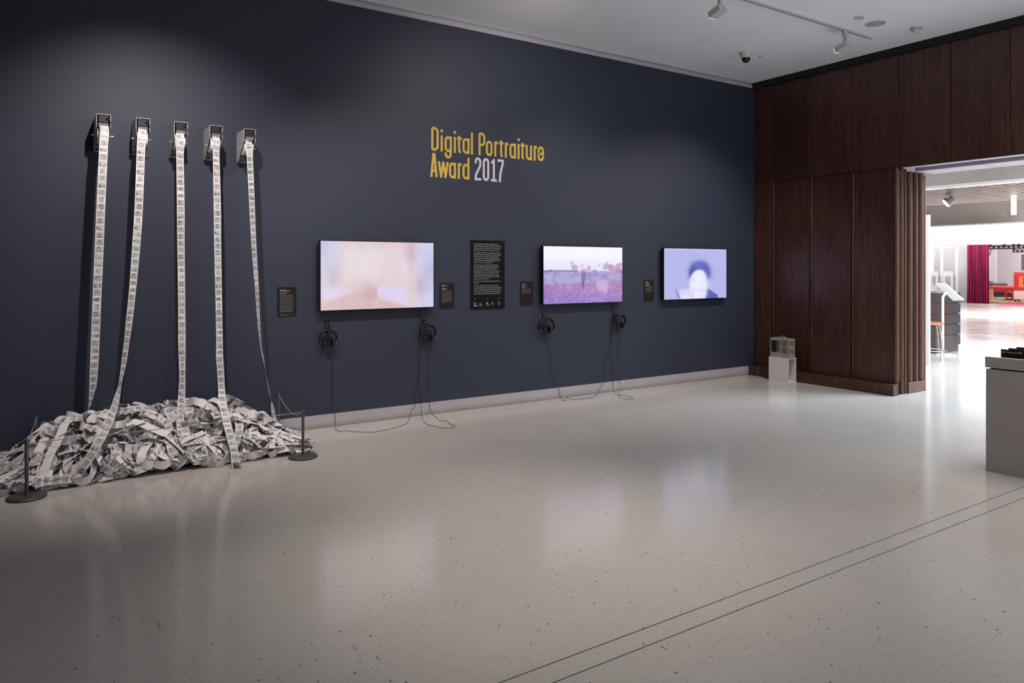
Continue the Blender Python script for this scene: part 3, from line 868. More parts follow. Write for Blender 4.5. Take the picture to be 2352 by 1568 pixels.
def pic_portrait(U, V):
    I = np.zeros(U.shape + (3,)) + np.array([180, 183, 234.])
    I = over(I, .6 * blob(U, V, .9, .2, .4, .4), (186, 187, 238))
    I = over(I, .7 * sst(.04, 0, V), (214, 212, 245)); I = over(I, .5 * sst(.025, 0, U), (210, 210, 248))
    n = vnoise(U, V, 9, 9, 41, 4); n2 = vnoise(U, V, 40, 40, 44, 3)
    # left shoulder, pale and doubled
    sh = sst(0, .05, V - (.77 + 1.9 * np.clip(np.abs(U - .33) - .075, 0, 1) ** 1.25)) * sst(.17, .24, U) * (1 - sst(.45, .5, U))
    I = over(I, .8 * sh, (212, 208, 240)); I = over(I, .8 * blob(U, V, .33, .98, .09, .12), (236, 232, 250))
    edge = blob(U, V, .215, .93, .02, .12, -.22); I = over(I, .7 * edge, (108, 106, 186))
    I = over(I, .35 * blob(U, V, .33, .765, .09, .006), (130, 130, 190))
    # right shoulder, checked dark shirt
    rs = sst(0, .03, V - (.79 + .9 * np.clip(U - .70, 0, 1) ** 1.0 + .6 * np.clip(.70 - U, 0, 1))) * sst(.64, .67, U) * (1 - sst(.84, .87, U))
    chk = .5 + .5 * np.sin(U * 95 + V * 30 + 4 * n) * np.sin(V * 75 - U * 18)
    I = over(I, .95 * rs, (82, 86, 168)); I = over(I, .45 * rs * (chk > .72), (150, 152, 215))
    # hair cap
    hr = np.clip(1.9 * blob(U, V, .56, .47, .158, .215, p=4), 0, 1)
    I = over(I, .35 * np.clip(1.8 * blob(U, V, .57, .47, .185, .22, p=3), 0, 1), (150, 152, 220))
    I = over(I, .92 * hr * (.75 + .4 * n), (92, 96, 178))
    I = over(I, .6 * blob(U, V, .42, .47, .03, .14, .15), (70, 74, 156)); I = over(I, .55 * blob(U, V, .68, .46, .03, .1, -.3), (84, 88, 172))
    # face, washed out
    fc = np.clip(2.2 * blob(U, V, .54, .72, .135, .30, p=4), 0, 1) * sst(0, .06, V - (.385 + 5.0 * (U - .56) ** 2))
    I = over(I, fc, (228, 228, 250)); I = over(I, .8 * fc * blob(U, V, .54, .66, .08, .2), (244, 244, 255))
    I = over(I, .8 * blob(U, V, .56, .93, .1, .1, p=3), (234, 232, 252))
    I = over(I, .25 * blob(U, V, .48, .64, .035, .012), (150, 150, 215)); I = over(I, .25 * blob(U, V, .60, .63, .035, .012), (150, 150, 215))
    I = over(I, .22 * blob(U, V, .545, .73, .018, .02), (170, 168, 220)); I = over(I, .25 * blob(U, V, .545, .80, .035, .01), (165, 160, 215))
    I = over(I, .4 * blob(U, V, .72, .68, .03, .09), (205, 205, 244))
    I = over(I, .5 * blob(U, V, .52, .845, .2, .004, -.01), (205, 200, 160)); I = over(I, .5 * blob(U, V, .64, .845, .05, .012), (150, 150, 160))
    I = over(I, .4 * blob(U, V, .45, .9, .006, .1, .1), (150, 150, 215))
    I *= (1 + .03 * (n2 - .5))[..., None]
    return I


def television(name_label, px0, px1, ytop, ybot, paint):
    YF_ = 6.795
    a = onY(px0, ytop, YF_); b = onY(px1, ytop, YF_); c = onY(px0, ybot, YF_)
    x0, x1 = a.x, b.x; z1 = a.z; z0 = c.z
    bz = .009
    root = thing('wall_television', name_label, 'television', ((x0 + x1) / 2, YF_, z0), 'televisions on the dark blue wall')
    m = MB(); m.box(x0 - bz, x1 + bz, YF_ + .004, YF_ + .042, z0 - bz, z1 + bz)
    m.build('housing', M['blackplastic'], root, bevel=.003)
    m = MB()
    for q in ((x0 - bz, x1 + bz, z1, z1 + bz), (x0 - bz, x1 + bz, z0 - bz, z0), (x0 - bz, x0, z0, z1), (x1, x1 + bz, z0, z1)):
        m.box(q[0], q[1], YF_ - .002, YF_ + .01, q[2], q[3])
    m.build('bezel', M['blackplastic'], root)
    MB().box(x0 + .25, x1 - .25, YF_ + .042, WY, z0 + .12, z1 - .12).build('wall_bracket', M['black'], root)
    NX, NZ = 300, 169
    us = np.linspace(0, 1, NX + 1); vv = np.linspace(0, 1, NZ + 1)
    U, V = np.meshgrid(us, vv)
    I = lin(np.clip(paint(U, V), 0, 255))
    vs = np.stack([x0 + U * (x1 - x0) - root.location.x, np.zeros_like(U) + YF_ + .0015 - root.location.y, z1 + (z0 - z1) * V - root.location.z], -1).reshape(-1, 3)
    me = bpy.data.meshes.new('screen')
    ii = np.arange(NX * NZ).reshape(NZ, NX); k = (np.arange(NZ)[:, None] * (NX + 1) + np.arange(NX)[None, :])
    fs = np.stack([k, k + NX + 1, k + NX + 2, k + 1], -1).reshape(-1, 4)
    me.from_pydata(vs.tolist(), [], fs.tolist())
    at = me.color_attributes.new('picture', 'FLOAT_COLOR', 'POINT')
    at.data.foreach_set('color', np.concatenate([I.reshape(-1, 3), np.ones((I.shape[0] * I.shape[1], 1))], 1).astype(np.float32).ravel())
    me.materials.append(M['screen'])
    o = bpy.data.objects.new('screen', me); COL.objects.link(o); o.parent = root
    return root


television('wall television showing a blurred pink and pale lilac close-up, leftmost of three screens', 736.5, 995.8, 552.8, 713, pic_blur)
television('wall television showing purple desert scrub with a ghostly figure, middle screen', 1248.3, 1429.5, 565, 698.5, pic_desert)
television('wall television showing a blurred pale portrait on lavender, nearest the wood wall', 1525.3, 1668.5, 570, 688.2, pic_portrait)

# ------------------------------------------------------------------ title lettering (vinyl)
def arc(cx, cy, rx, ry, a0, a1, n=10):
    return [(cx + rx * math.cos(math.radians(a0 + (a1 - a0) * i / n)), cy + ry * math.sin(math.radians(a0 + (a1 - a0) * i / n))) for i in range(n + 1)]


CAP = .252; SW = .0262; XH = .675 * CAP


def glyph(ch, w):
    """centre lines for a glyph w wide (metres, outer edges), baseline 0"""
    h = SW / 2; L, R = h, w - h; m = w / 2; r = (R - L) / 2; ry = min(r * 1.25, .05)
    T = CAP - h; X = XH - h; B = h
    if ch == 'D': return [[(L, B), (L, T)], [(L, T), (L + r * .55, T)] + arc(L + r * .55, T - ry, R - L - r * .55, ry, 90, 0) + [(R, T - ry), (R, B + ry)] + arc(L + r * .55, B + ry, R - L - r * .55, ry, 0, -90) + [(L, B)]]
    if ch == 'i': return [[(m, 0), (m, XH)]]
    if ch == 'l': return [[(m, 0), (m, CAP * .945)]]
    bowl = lambda y0, y1: arc(m, y1 - ry, r, ry, 0, 180) + arc(m, y0 + ry, r, ry, 180, 360) + [(R, y1 - ry)]
    if ch == 'g': return [bowl(B, X), [(R, XH), (R, -.27 * CAP + h + ry)] + arc(m, -.27 * CAP + h + ry, r, ry, 0, -180) + [(L, -.27 * CAP + h + ry + .012)]]
    if ch == 'a': return [bowl(B, X), [(R, 0), (R, XH)]]
    if ch == 'd': return [bowl(B, X), [(R, 0), (R, CAP * .945)]]
    if ch == 'o': return [bowl(B, X)]
    if ch == '0': return [bowl(B, T)]
    if ch == 't':
        s = L + (R - L) * .36
        return [[(0, X), (w, X)], [(s, XH + .07 * CAP), (s, B + ry * .9)] + arc(R + .004, B + ry * .9, R + .004 - s, ry * .9 + .002, 180, 262)]
    if ch == 'P': 
        y = T - .5 * CAP
        return [[(L, 0), (L, T)], [(L, T), (L + r * .5, T)] + arc(L + r * .5, T - ry, R - L - r * .5, ry, 90, 0) + [(R, y + ry)] + arc(L + r * .5, y + ry, R - L - r * .5, ry, 0, -90) + [(L, y)]]
    if ch == 'r': return [[(L, 0), (L, XH)], arc(R + .006, X - ry * 1.15, R + .006 - L, ry * 1.15, 180, 90, 8)]
    if ch == 'u': return [[(R, 0), (R, XH)], [(L, XH), (L, B + ry)] + arc(m, B + ry, r, ry, 180, 360) + [(R, B + ry + .01)]]
    if ch == 'e': return [[(L, X * .5 + .006), (R, X * .5 + .006), (R, X - ry)] + arc(m, X - ry, r, ry, 0, 180) + arc(m, B + ry, r, ry, 180, 360) + [(R, B + ry + .012)]]
    if ch == 'A': return [[(L, 0), (m - .004, CAP)], [(R, 0), (m + .004, CAP)], [(L + r * .3, CAP * .27), (R - r * .3, CAP * .27)]]
    if ch == 'w': return [[(L, XH), (L + (R - L) * .27, 0)], [(m, XH), (L + (R - L) * .23, 0)], [(m, XH), (R - (R - L) * .23, 0)], [(R, XH), (R - (R - L) * .27, 0)]]
    if ch == '2': return [[(L, T - ry - .02), (L, T - ry)] + arc(m, T - ry, r, ry, 180, 0) + [(R, T - ry - .035), (R - .012, CAP * .55), (L + .006, CAP * .27), (L, CAP * .2), (L, B), (w, B)]]
    if ch == '1': return [[(m, 0), (m, CAP - .002)], [(0 + h * .6, CAP * .80), (m - .002, CAP - .018)], [(0, B), (w, B)]]
    if ch == '7': return [[(0, T), (R, T), (R, T - .03), (m - .002, CAP * .4), (L + (R - L) * .32, 0)]]
    return []


def stroke_mesh(mb, pts, X0, Zb, Yf, hw, dep=.0022):
    P = [Vector((p[0], p[1])) for p in pts]
    Q = [P[0]]
    for p in P[1:]:
        if (p - Q[-1]).length > 1e-4: Q.append(p)
    P = Q; n = len(P); Lf = []; Rt = []
    for i, p in enumerate(P):
        d0 = (p - P[i - 1]).normalized() if i else (P[1] - p).normalized()
        d1 = (P[i + 1] - p).normalized() if i < n - 1 else d0
        t = (d0 + d1); t = t.normalized() if t.length > .05 else d1
        nrm = Vector((-t.y, t.x)); k = hw / max(.45, nrm.dot(Vector((-d1.y, d1.x))))
        Lf.append(p + nrm * k); Rt.append(p - nrm * k)
    v = []
    for a, b in zip(Lf, Rt):
        for q in (a, b):
            v.append((X0 + q.x, Yf, Zb + q.y)); v.append((X0 + q.x, Yf + dep, Zb + q.y))
    f = []
    for i in range(n - 1):
        a = 4 * i; b = a + 4
        f += [(a, b, b + 2, a + 2), (a, a + 1, b + 1, b), (a + 2, b + 2, b + 3, a + 3)]
    f += [(0, 2, 3, 1), (4 * n - 4, 4 * n - 3, 4 * n - 1, 4 * n - 2)]
    mb.add(v, f)


title = thing('wall_title', 'large condensed lettering reading Digital Portraiture Award 2017 in yellow and white', 'lettering', (4.2, WY - .002, 2.5))
def zx(x): return onY(960 + x / 7.35, 340).x
LETTERS = [(2.769, [('D', 222, 348), ('i', 380, 418), ('g', 448, 570), ('i', 603, 638), ('t', 658, 740), ('a', 750, 868), ('l', 893, 927), ('P', 1020, 1135), ('o', 1145, 1257), ('r', 1287, 1358),
                    ('t', 1370, 1445), ('r', 1465, 1533), ('a', 1543, 1652), ('i', 1682, 1712), ('t', 1730, 1802), ('u', 1818, 1922), ('r', 1952, 2015), ('e', 2020, 2125)]),
           (2.492, [('A', 205, 330), ('w', 332, 518), ('a', 522, 640), ('r', 670, 745), ('d', 750, 868), ('2', 957, 1067), ('0', 1092, 1202), ('1', 1228, 1330), ('7', 1340, 1447)])]
for zb_, row in LETTERS:
    for ch, a, b in row:
        xa, xb = zx(a), zx(b); mb = MB()
        for si, st_ in enumerate(glyph(ch, xb - xa)): stroke_mesh(mb, st_, xa, zb_, WY - .0024 - .0006 * si, SW / 2)
        if ch == 'i':
            mb.lathe([(.0001, .0024), (.0165, .0024), (.0165, 0), (.0001, 0)], ((xa + xb) / 2, WY - .0001, zb_ + CAP * .865), 20, (0, -1, 0), False)
        mb.build('letter', M['vwhite'] if ch in '2017' else M['yellow'], title)

# ------------------------------------------------------------------ wall text panel and labels
def text_line(s, x0, z, width, height, y, parent, mat, name='text_line'):
    cu = bpy.data.curves.new('t', 'FONT'); cu.body = s; cu.size = 1; cu.resolution_u = 2
    tmp = bpy.data.objects.new('t', cu); COL.objects.link(tmp)
    bpy.context.view_layer.update()
    me = tmp.to_mesh()
    co = np.empty(len(me.vertices) * 3); me.vertices.foreach_get('co', co); co = co.reshape(-1, 3)
    fs = [tuple(p.vertices) for p in me.polygons]
    w = co[:, 0].max() - co[:, 0].min() if len(co) else 1
    vs = [((a[0] - co[:, 0].min()) * width / w, 0, a[1] * height) for a in co]
    tmp.to_mesh_clear(); bpy.data.objects.remove(tmp); bpy.data.curves.remove(cu)
    return [(x0 + a, y, z + c) for a, _, c in vs], fs


ytp = WY - .008
pa, pb_ = onY(1081.3, 551, ytp), onY(1159.3, 551, ytp); pz0 = onY(1081.3, 710.7, ytp).z
tp = thing('text_panel', 'tall black wall text panel covered in white paragraphs with five small logos below', 'sign', ((pa.x + pb_.x) / 2, WY, pz0))
MB().box(pa.x, pb_.x, ytp, WY, pz0, pa.z).build('board', M['board'], tp)
paras = ["The National Portrait Gallery's Digital Portraiture|Award celebrates and cultivates dynamic, time-based|portraiture. Now in its sixth year, nine finalists were|selected for exhibition from a large pool of entries.",
         "The exhibition of finalists' works demonstrates that|digital portraiture is an evolving artistic genre distinct|from other forms of digital art, biographical film|or documentation of performance art pieces. Each|artwork offers a unique and striking exploration of|identity or the nature of portraiture.",
         "The judges, artist and interaction designer and|lecturer at UNSW Art and Design, George Khut;|Daniel Flood from The Edge, State Library of|Queensland; and Karen Vickery from the National|Portrait Gallery, were struck by the power of the|individual works, the detail of visual construction|and the diverse conceptual approaches to digital|portraiture in these artworks.",
         "Each portrait is accompanied by a statement from|the artist.",
         "The winner of the 2017 Digital Portraiture Award|will receive $10,000 and a professional development|residency at The Edge, State Library of Queensland.|This will enable the recipient to pursue their artistic|practice through an immersive research residency."]
ends = [648, 706, 685, 670, 690, 706, 648, 672, 676, 516, 640, 648, 608, 668, 648, 660, 660, 445, 672, 230, 648, 706, 690, 690, 682]
rows = [143, 186, 227, 270, 327, 368, 410, 450, 490, 533, 588, 630, 670, 712, 752, 795, 835, 880, 932, 975, 1028, 1072, 1112, 1155, 1198]
k = 0
for par in paras:
    mb = MB()
    for ln in par.split('|'):
        zz = onY(1088.3, 545 + (rows[k] + 10) / 9.22, ytp).z
        xa = onY(1088.3, 600, ytp).x; xb = onY(1075 + ends[k] / 9.22, 600, ytp).x
        v, f = text_line(ln, xa, zz, xb - xa, .0215, ytp - .0006, tp, None)
        mb.add(v, f); k += 1
    mb.build('paragraph', M['ink'], tp)
def pp(x, y): 
    p = onY(1080 + x / 29.4, 675 + y / 29.4, ytp); return p.x, p.z
def logo_box(mb, x0, y0, x1, y1):
    a, b = pp(x0, y0); c, d = pp(x1, y1); mb.box(a, c, ytp - .0008, ytp, d, b)
mb = MB()
for x0, y0, x1, y1 in ((250, 320, 375, 345), (250, 360, 370, 380), (1090, 285, 1220, 305), (1090, 325, 1215, 345), (1840, 265, 2060, 285), (1850, 305, 1935, 330)): logo_box(mb, x0, y0, x1, y1)
mb.build('captions', M['inkdim'], tp)['kind'] = 'stuff'
mb = MB()
for s_, x0, x1, y, h in (('EY', 240, 440, 735, .05),):
    a, b = pp(x0, y); c, _ = pp(x1, y); v, f = text_line(s_, a, b, c - a, .036, ytp - .0008, tp, None); mb.add(v, f)
a, b = pp(240, 825); c, d = pp(520, 740); e, f_ = pp(440, 825); g_, h_ = pp(240, 765); i_, j_ = pp(400, 765)
mb.prism([(a, ytp - .0008, b), (e, ytp - .0008, f_), (c, ytp - .0008, d), (i_, ytp - .0008, j_), (g_, ytp - .0008, h_)], (0, .0008, 0))
mb.build('logo', M['ink'], tp)
mb = MB()
for x0, y0, x1, y1 in ((655, 580, 720, 610), (640, 620, 730, 670), (610, 700, 830, 735), (600, 745, 830, 775), (615, 785, 820, 815), (745, 665, 800, 700)): logo_box(mb, x0, y0, x1, y1)
mb.build('logo', M['inkdim'], tp)
cx_, cz_ = pp(1145, 615)
mb = MB(); rr = .0105
mb.lathe([(rr * .45, .0009), (rr * 1.12, .0009), (rr * 1.12, 0), (rr * .45, 0)], (cx_, ytp, cz_), 24, (0, -1, 0), False)
logo_box(mb, 1160, 655, 1215, 690)
mb.build('logo', M['ink'], tp)
mb = MB()
for x0, y0, x1, y1 in ((1120, 720, 1310, 745), (1110, 765, 1335, 795)): logo_box(mb, x0, y0, x1, y1)
mb.build('logo', M['inkdim'], tp)
def star(cx, cy, r, mb, n=5, inner=.55):
    a, b = pp(cx, cy); pts = [(a + r * (1 if k % 2 == 0 else inner) * math.sin(PI * k / n), ytp - .0008, b + r * (1 if k % 2 == 0 else inner) * math.cos(PI * k / n)) for k in range(2 * n)]
    mb.prism(pts, (0, .0008, 0))
mb = MB(); star(1505, 600, .017, mb)
for x0, y0, x1, y1 in ((1435, 670, 1580, 690), (1425, 705, 1575, 725), (1430, 745, 1560, 772)): logo_box(mb, x0, y0, x1, y1)
mb.build('logo', M['inkdim'], tp)
mb = MB()
for x0, y0, x1, y1 in ((1890, 505, 1990, 560), (1850, 585, 2040, 610), (1870, 620, 2020, 640), (1850, 655, 2030, 675), (1880, 690, 2000, 710), (1890, 735, 2000, 770)): logo_box(mb, x0, y0, x1, y1)
mb.build('logo', M['inkdim'], tp)

def wall_label(px0, px1, y0, y1, head, body, lab, extra=None):
    """head/body: line lengths as fraction of the text width; the print is too small to read in the photograph"""
    yl = WY - .006
    a, b = onY(px0, y0, yl), onY(px1, y0, yl); z0 = onY(px0, y1, yl).z
    t = thing('wall_label', lab, 'label', ((a.x + b.x) / 2, WY, z0), 'small wall labels beside the works')
    MB().box(a.x, b.x, yl, WY, z0, a.z).build('board', M['label'], t, bevel=.0005, segs=1)
    W = b.x - a.x; xa = a.x + W * .13; tw = W * .72; z = a.z - W * .14
    def rowm(mb, z, frac, h):
        x = xa; r = random.Random(int(z * 9999))
        while x < xa + tw * frac:
            w = r.uniform(.012, .032); e = min(x + w, xa + tw * frac); mb.box(x, e, yl - .0005, yl, z - h, z); x = e + .0035
    mb = MB()
    for fr2 in head: rowm(mb, z, fr2, .0052); z -= .0105
    z -= .004
    mb.build('heading_print', M['ink'], t)
    mb = MB()
    for fr2 in body:
        if fr2 > 0: rowm(mb, z, fr2, .0042)
        z -= .0092
    mb.build('body_print', M['inkdim'], t)
    if extra: mb = MB(); rowm(mb, z0 + W * .28, .88, .005); mb.build('footer_print', M['inkyel'], t)
    return t


wall_label(637.7, 680.5, 659.5, 727, [.46, .72, .0, .5], [.93, .95, .92, .96, .98, .99, .98, 1, .97, .96, 1, .97, .99, .96, .98, .95, .97, .9, .2, 0, .95, .6], 'small brown wall label left of the pink screen, beside the paper strips', True)
wall_label(1010.3, 1043.3, 649.6, 708.5, [.55, .3, .0, .5, .4], [.85, .9, .95, 1, .97, .99, .98, .96, 1, .97, .98, .99, .95, .98, .2], 'small brown wall label right of the pink screen, above the second headphones')
wall_label(1195.3, 1224.7, 646.6, 702.3, [.45, .3, .0, .6, .25], [.9, .95, .93, 1, .97, .99, .3], 'small brown wall label just left of the desert screen')
wall_label(1479.3, 1501.8, 642.4, 692, [.38, .5, .0, .62, .5], [1, .97, .99, .98, .96, 1, .97, .98, .8], 'small brown wall label just left of the lavender portrait screen')

# ------------------------------------------------------------------ headphones on brackets
def headphones(pxc, pytop, wpx, hpx, tilt, gap, lab, bx0, by0, cable_pts, yoff=.055):
    """hung on the wall; wpx/hpx: size in the photograph"""
    Yc = WY - yoff
    c0 = onY(pxc, pytop, Yc); l = onY(pxc - wpx / 2, pytop, Yc); r = onY(pxc + wpx / 2, pytop, Yc)
    bot = onY(pxc, pytop + hpx, Yc)
    w = (r.x - l.x); h = c0.z - bot.z; cx = (l.x + r.x) / 2
    top = c0.z
    root = thing('headphones', lab, 'headphones', (cx, Yc, bot.z), 'headphones hanging under the screens')
    Rr = w / 2 - .008; band_c = Vector((cx, Yc, top - Rr - .008))
    ct, st_ = math.cos(tilt), math.sin(tilt)
    def P(a, rad, dy=0): return band_c + Vector((math.cos(a) * rad * 1.0, dy, math.sin(a) * rad))
    ang = np.linspace(-.45, PI + .45, 34)
    m = MB(); vs = []
    for a in ang:
        wd = .012 + .004 * math.sin(max(0, a)) ; th = .0055
        for rr_, dy in ((Rr - th, -wd), (Rr + th, -wd), (Rr + th, wd), (Rr - th, wd)): vs.append(P(a, rr_, dy))
    m.add(vs, [(4 * i + k, 4 * i + (k + 1) % 4, 4 * i + 4 + (k + 1) % 4, 4 * i + 4 + k) for i in range(33) for k in range(4)] + [(0, 1, 2, 3)[::-1], (132, 133, 134, 135)], True)
    m.build('headband', M['blackplastic'], root)
    m = MB(); vs = []
    for a in np.linspace(.75, PI - .75, 20):
        for rr_, dy in ((Rr - .016, -.013), (Rr - .005, -.016), (Rr - .005, .016), (Rr - .016, .013)): vs.append(P(a, rr_, dy))
    m.add(vs, [(4 * i + k, 4 * i + (k + 1) % 4, 4 * i + 4 + (k + 1) % 4, 4 * i + 4 + k) for i in range(19) for k in range(4)], True)
    m.build('headband_pad', M['blackmatt'], root)
    for sgn in (-1, 1):
        a = -.42 if sgn > 0 else PI + .42
        e = P(a, Rr)
        cupc = Vector((cx + sgn * (gap + .03), Yc - .004, bot.z + .042))
        m = MB().tube(catmull([e, e.lerp(cupc, .4) + Vector((sgn * .014, 0, -.002)), cupc + Vector((sgn * .020, 0, 0))], 6), .006, 8)
        yk = m.build('yoke', M['blackplastic'], root)
        MB().lathe([(.0001, .004), (.0055, .0035), (.006, 0), (.0001, -.003)], e + Vector((0, -.013, 0)), 14, (0, -1, 0)).build('hinge_pin', M['bright'], yk)
        axd = Vector((-sgn * .84, -.18 if sgn < 0 else -.30, .44)).normalized()       # cups face inward and up
        cup = MB().lathe([(.0001, -.022), (.018, -.021), (.030, -.014), (.036, -.004), (.037, .004), (.0001, .006)], cupc, 28, axd).build('ear_cup', M['blackplastic'], root)
        MB().lathe([(.016, .004), (.034, .004), (.039, .010), (.038, .018), (.030, .022), (.018, .019), (.015, .010)], cupc, 28, axd).build('ear_cushion', M['blackmatt'], root)
        MB().lathe([(.020, -.0215), (.023, -.0195), (.026, -.0165)], cupc - axd * .001, 24, axd).build('trim_ring', M['gunmetal'], cup)
    pts = []
    for (x, y) in cable_pts:
        line = 1072.5 - .1237 * x
        if y > line + 1: p = onZ(x, y, .004)
        elif y > line - 22: p = onY(x, y, WY - .026)
        else: p = onY(x, y, WY - .014)
        if p.y > WY - .026 and p.z < .16: p.y = WY - .026
        pts.append(p)
    pts[0] = Vector((cx + gap + .03, Yc, bot.z + .012))
    MB().tube(catmull(pts, 4), .0022, 6).build('cable', M['cable'], root)
    # bracket
    a = onY(bx0, by0, WY - .01)
    br = thing('headphone_hook', 'small black bracket carrying the ' + lab.split('black ')[1].split(' hanging')[0] + ' ' + lab.split(' hanging ')[1], 'bracket', (a.x, WY, a.z - .07), 'black hooks for headphones')
    MB().box(a.x - .024, a.x + .024, WY - .006, WY, a.z - .066, a.z).build('plate', M['blackplastic'], br, bevel=.001, segs=1)
    m = MB().box(a.x - .02, a.x + .02, Yc - .022, WY - .006, top - .026, top - .0185)
    m.box(a.x - .02, a.x + .02, Yc - .026, Yc - .021, top - .026, top + .003)
    m.build('hook', M['blackplastic'], br)
    for dz in (.018, .052):
        MB().lathe([(.0001, .003), (.004, .002), (.005, 0)], (a.x + (.003 if dz > .03 else 0), WY - .006, a.z - dz), 12, (0, -1, 0)).build('screw', M['bright'], br)
    return root


headphones(753.5, 754.5, 43, 44, 0, .011, 'pair of black headphones hanging under the left end of the pink screen', 752, 739.5,
           [(762, 796), (762.5, 820), (764, 870), (763, 925), (767, 945), (770.5, 965), (771, 984), (776, 988.5), (785, 990.5), (795, 988.5), (812, 991), (855, 992), (885, 987), (908, 981.5), (932, 973), (940, 962),
            (944.5, 943), (952, 930), (954.5, 905), (958.5, 880), (962, 860), (962.5, 830), (964, 790), (965.5, 740), (966, 708)])
headphones(982.8, 743.3, 39, 42, 0, .008, 'pair of black headphones hanging under the right end of the pink screen', 975, 729.8,
           [(984, 784), (985.5, 820), (985, 855), (987.5, 890), (985.5, 925), (988, 940), (995, 952), (1004, 960), (1011, 965.5), (1026, 965.5), (1032, 972), (1042, 976), (1044.5, 980), (1038, 982.5), (1022, 982.5), (1004, 979.5), (985, 975.5), (975, 969), (970, 960), (968, 935), (966, 905), (963, 870), (962.5, 840), (964, 800), (966, 750), (966.5, 708)])
headphones(1255.8, 728, 35.5, 38, 0, .004, 'pair of black headphones hanging under the left end of the desert screen', 1250, 716,
           [(1259.5, 765), (1259, 785.7), (1261.4, 804.8), (1265, 820.8), (1266, 843), (1270, 862), (1275, 881), (1279.7, 890), (1286, 897), (1284.5, 904.5), (1289, 911.7), (1294, 919.7), (1299, 918), (1302, 912.5), (1310, 915), (1321, 917.7), (1327.6, 915), (1334, 916), (1343.5, 914.5), (1359.5, 912.5), (1367.5, 907.7),
            (1373, 905), (1375.4, 898), (1380, 887.8), (1386, 876), (1386, 862), (1385.5, 849.5), (1390, 833.5), (1397, 816), (1401, 798.5), (1404, 779), (1405, 754), (1407.3, 722), (1408.5, 694)])
headphones(1423.5, 720.3, 27.5, 35, 0, .005, 'pair of black headphones hanging under the right end of the desert screen', 1411.5, 708.5,
           [(1424, 754), (1423, 779), (1421.7, 817.6), (1422.5, 849.5), (1422, 873), (1422.5, 897), (1420, 907.5), (1426.5, 913.3), (1439, 916), (1453.6, 915), (1455, 913), (1445.6, 910), (1425, 907), (1413.7, 902), (1408, 893), (1407, 873), (1408.6, 849.5), (1407, 833.5), (1404.6, 817.6), (1405, 779), (1406.5, 740), (1409, 694)])

# ------------------------------------------------------------------ printers (steel brackets with a paper roll)
DISP = []
def dispenser(pxl, pxr, ytop, lab):
    YFr = 6.59
    a, b = onY(pxl, ytop, YFr), onY(pxr, ytop, YFr)
    x0, x1, zt = a.x, b.x, 2.752
    root = thing('paper_dispenser', lab, 'printer', ((x0 + x1) / 2, WY, zt - .26), 'steel printer brackets above the paper heap')
    prof = [(WY, zt), (YFr, zt), (YFr, zt - .105), (6.80, zt - .262), (WY, zt - .262)]
    for xa in (x0, x1 - .003):
        MB().prism([(xa, y, z) for y, z in prof], (.003, 0, 0)).build('side_plate', M['steel'], root)
    MB().box(x0, x1, YFr, WY, zt - .003, zt).build('top_plate', M['steel'], root)
    MB().box(x0, x1, WY - .003, WY, zt - .262, zt).build('back_plate', M['steel'], root)
    MB().box(x0, x1, WY - .05, WY, zt - .265, zt - .262).build('bottom_lip', M['steel'], root)
    p_ = MB().box(x0 + .012, x1 - .014, YFr + .004, YFr + .075, zt - .058, zt - .008).build('printer_body', M['blackplastic'], root, bevel=.004)
    MB().box(x0 + .014, x1 - .016, YFr - .004, YFr + .01, zt - .066, zt - .05).build('paper_slot', M['blackplastic'], root, bevel=.002)
    MB().box(x0 + .016, x1 - .018, YFr + .004, YFr + .012, zt - .10, zt - .066).build('grey_plate', M['clearplate'], root)
    for s_ in (.02,):
        MB().lathe([(.0001, .003), (.003, .002), (.0035, 0)], (x0 + .022, YFr + .004, zt - .04), 10, (0, -1, 0)).build('screw', M['bright'], p_)
    MB().lathe([(.0001, .014), (.006, .013), (.0065, 0)], (x1 - .026, YFr + .004, zt - .034), 12, (0, -1, 0)).build('plug', M['blackmatt'], p_)
    MB().tube(catmull([(x1 - .026, YFr - .008, zt - .034), (x1 - .012, YFr - .012, zt - .038), (x1 - .004, YFr - .004, zt - .06), (x1 - .006, YFr + .02, zt - .1), (x1 - .016, YFr + .08, zt - .13), (x1 - .03, WY - .03, zt - .2)], 5), .0028, 8).build('power_cable', M['cable'], root)
    rc = Vector(((x0 + x1) / 2, YFr + .10, zt - .155)); w = .04; hw = min(w, (x1 - x0) / 2 - .008)
    MB().lathe([(.012, -hw), (.066, -hw), (.066, hw), (.012, hw)], rc, 40, (1, 0, 0), False).build('paper_roll', M['paper'], root)
    MB().cyl(rc - Vector((.075, 0, 0)), rc + Vector((.075, 0, 0)), .0032, n=12).build('axle_rod', M['bright'], root)
    m = MB()
    for k in range(3):
        m.tube(catmull([(x0 + .02 + k * .012, WY - .02, zt - .25), (x0 + .018 + k * .012, WY - .05, zt - .225 + k * .006), (x0 + .022 + k * .01, WY - .03, zt - .19), (x0 + .026 + k * .01, WY - .01, zt - .17)], 4), .0022, 6)
    m.build('loose_leads', M['chrome'], root)
    MB().box(x0 + .014, x0 + .05, WY - .045, WY - .004, zt - .258, zt - .235).build('power_brick', M['blackplastic'], root)
    DISP.append((x0, x1, zt))


for args in ((221.2, 254.8, 260.8, 'steel paper printer on the blue wall, leftmost of the five, cable on its right'), (312.2, 344.6, 269.2, 'steel paper printer on the blue wall, second from the left'),
             (400.3, 430.9, 278.3, 'steel paper printer on the blue wall, middle of the five, looped cable'), (482.3, 511.5, 287, 'steel paper printer on the blue wall, second from the right'),
             (560.6, 587.2, 295.3, 'steel paper printer on the blue wall, rightmost, nearest the title')):
    dispenser(*args)

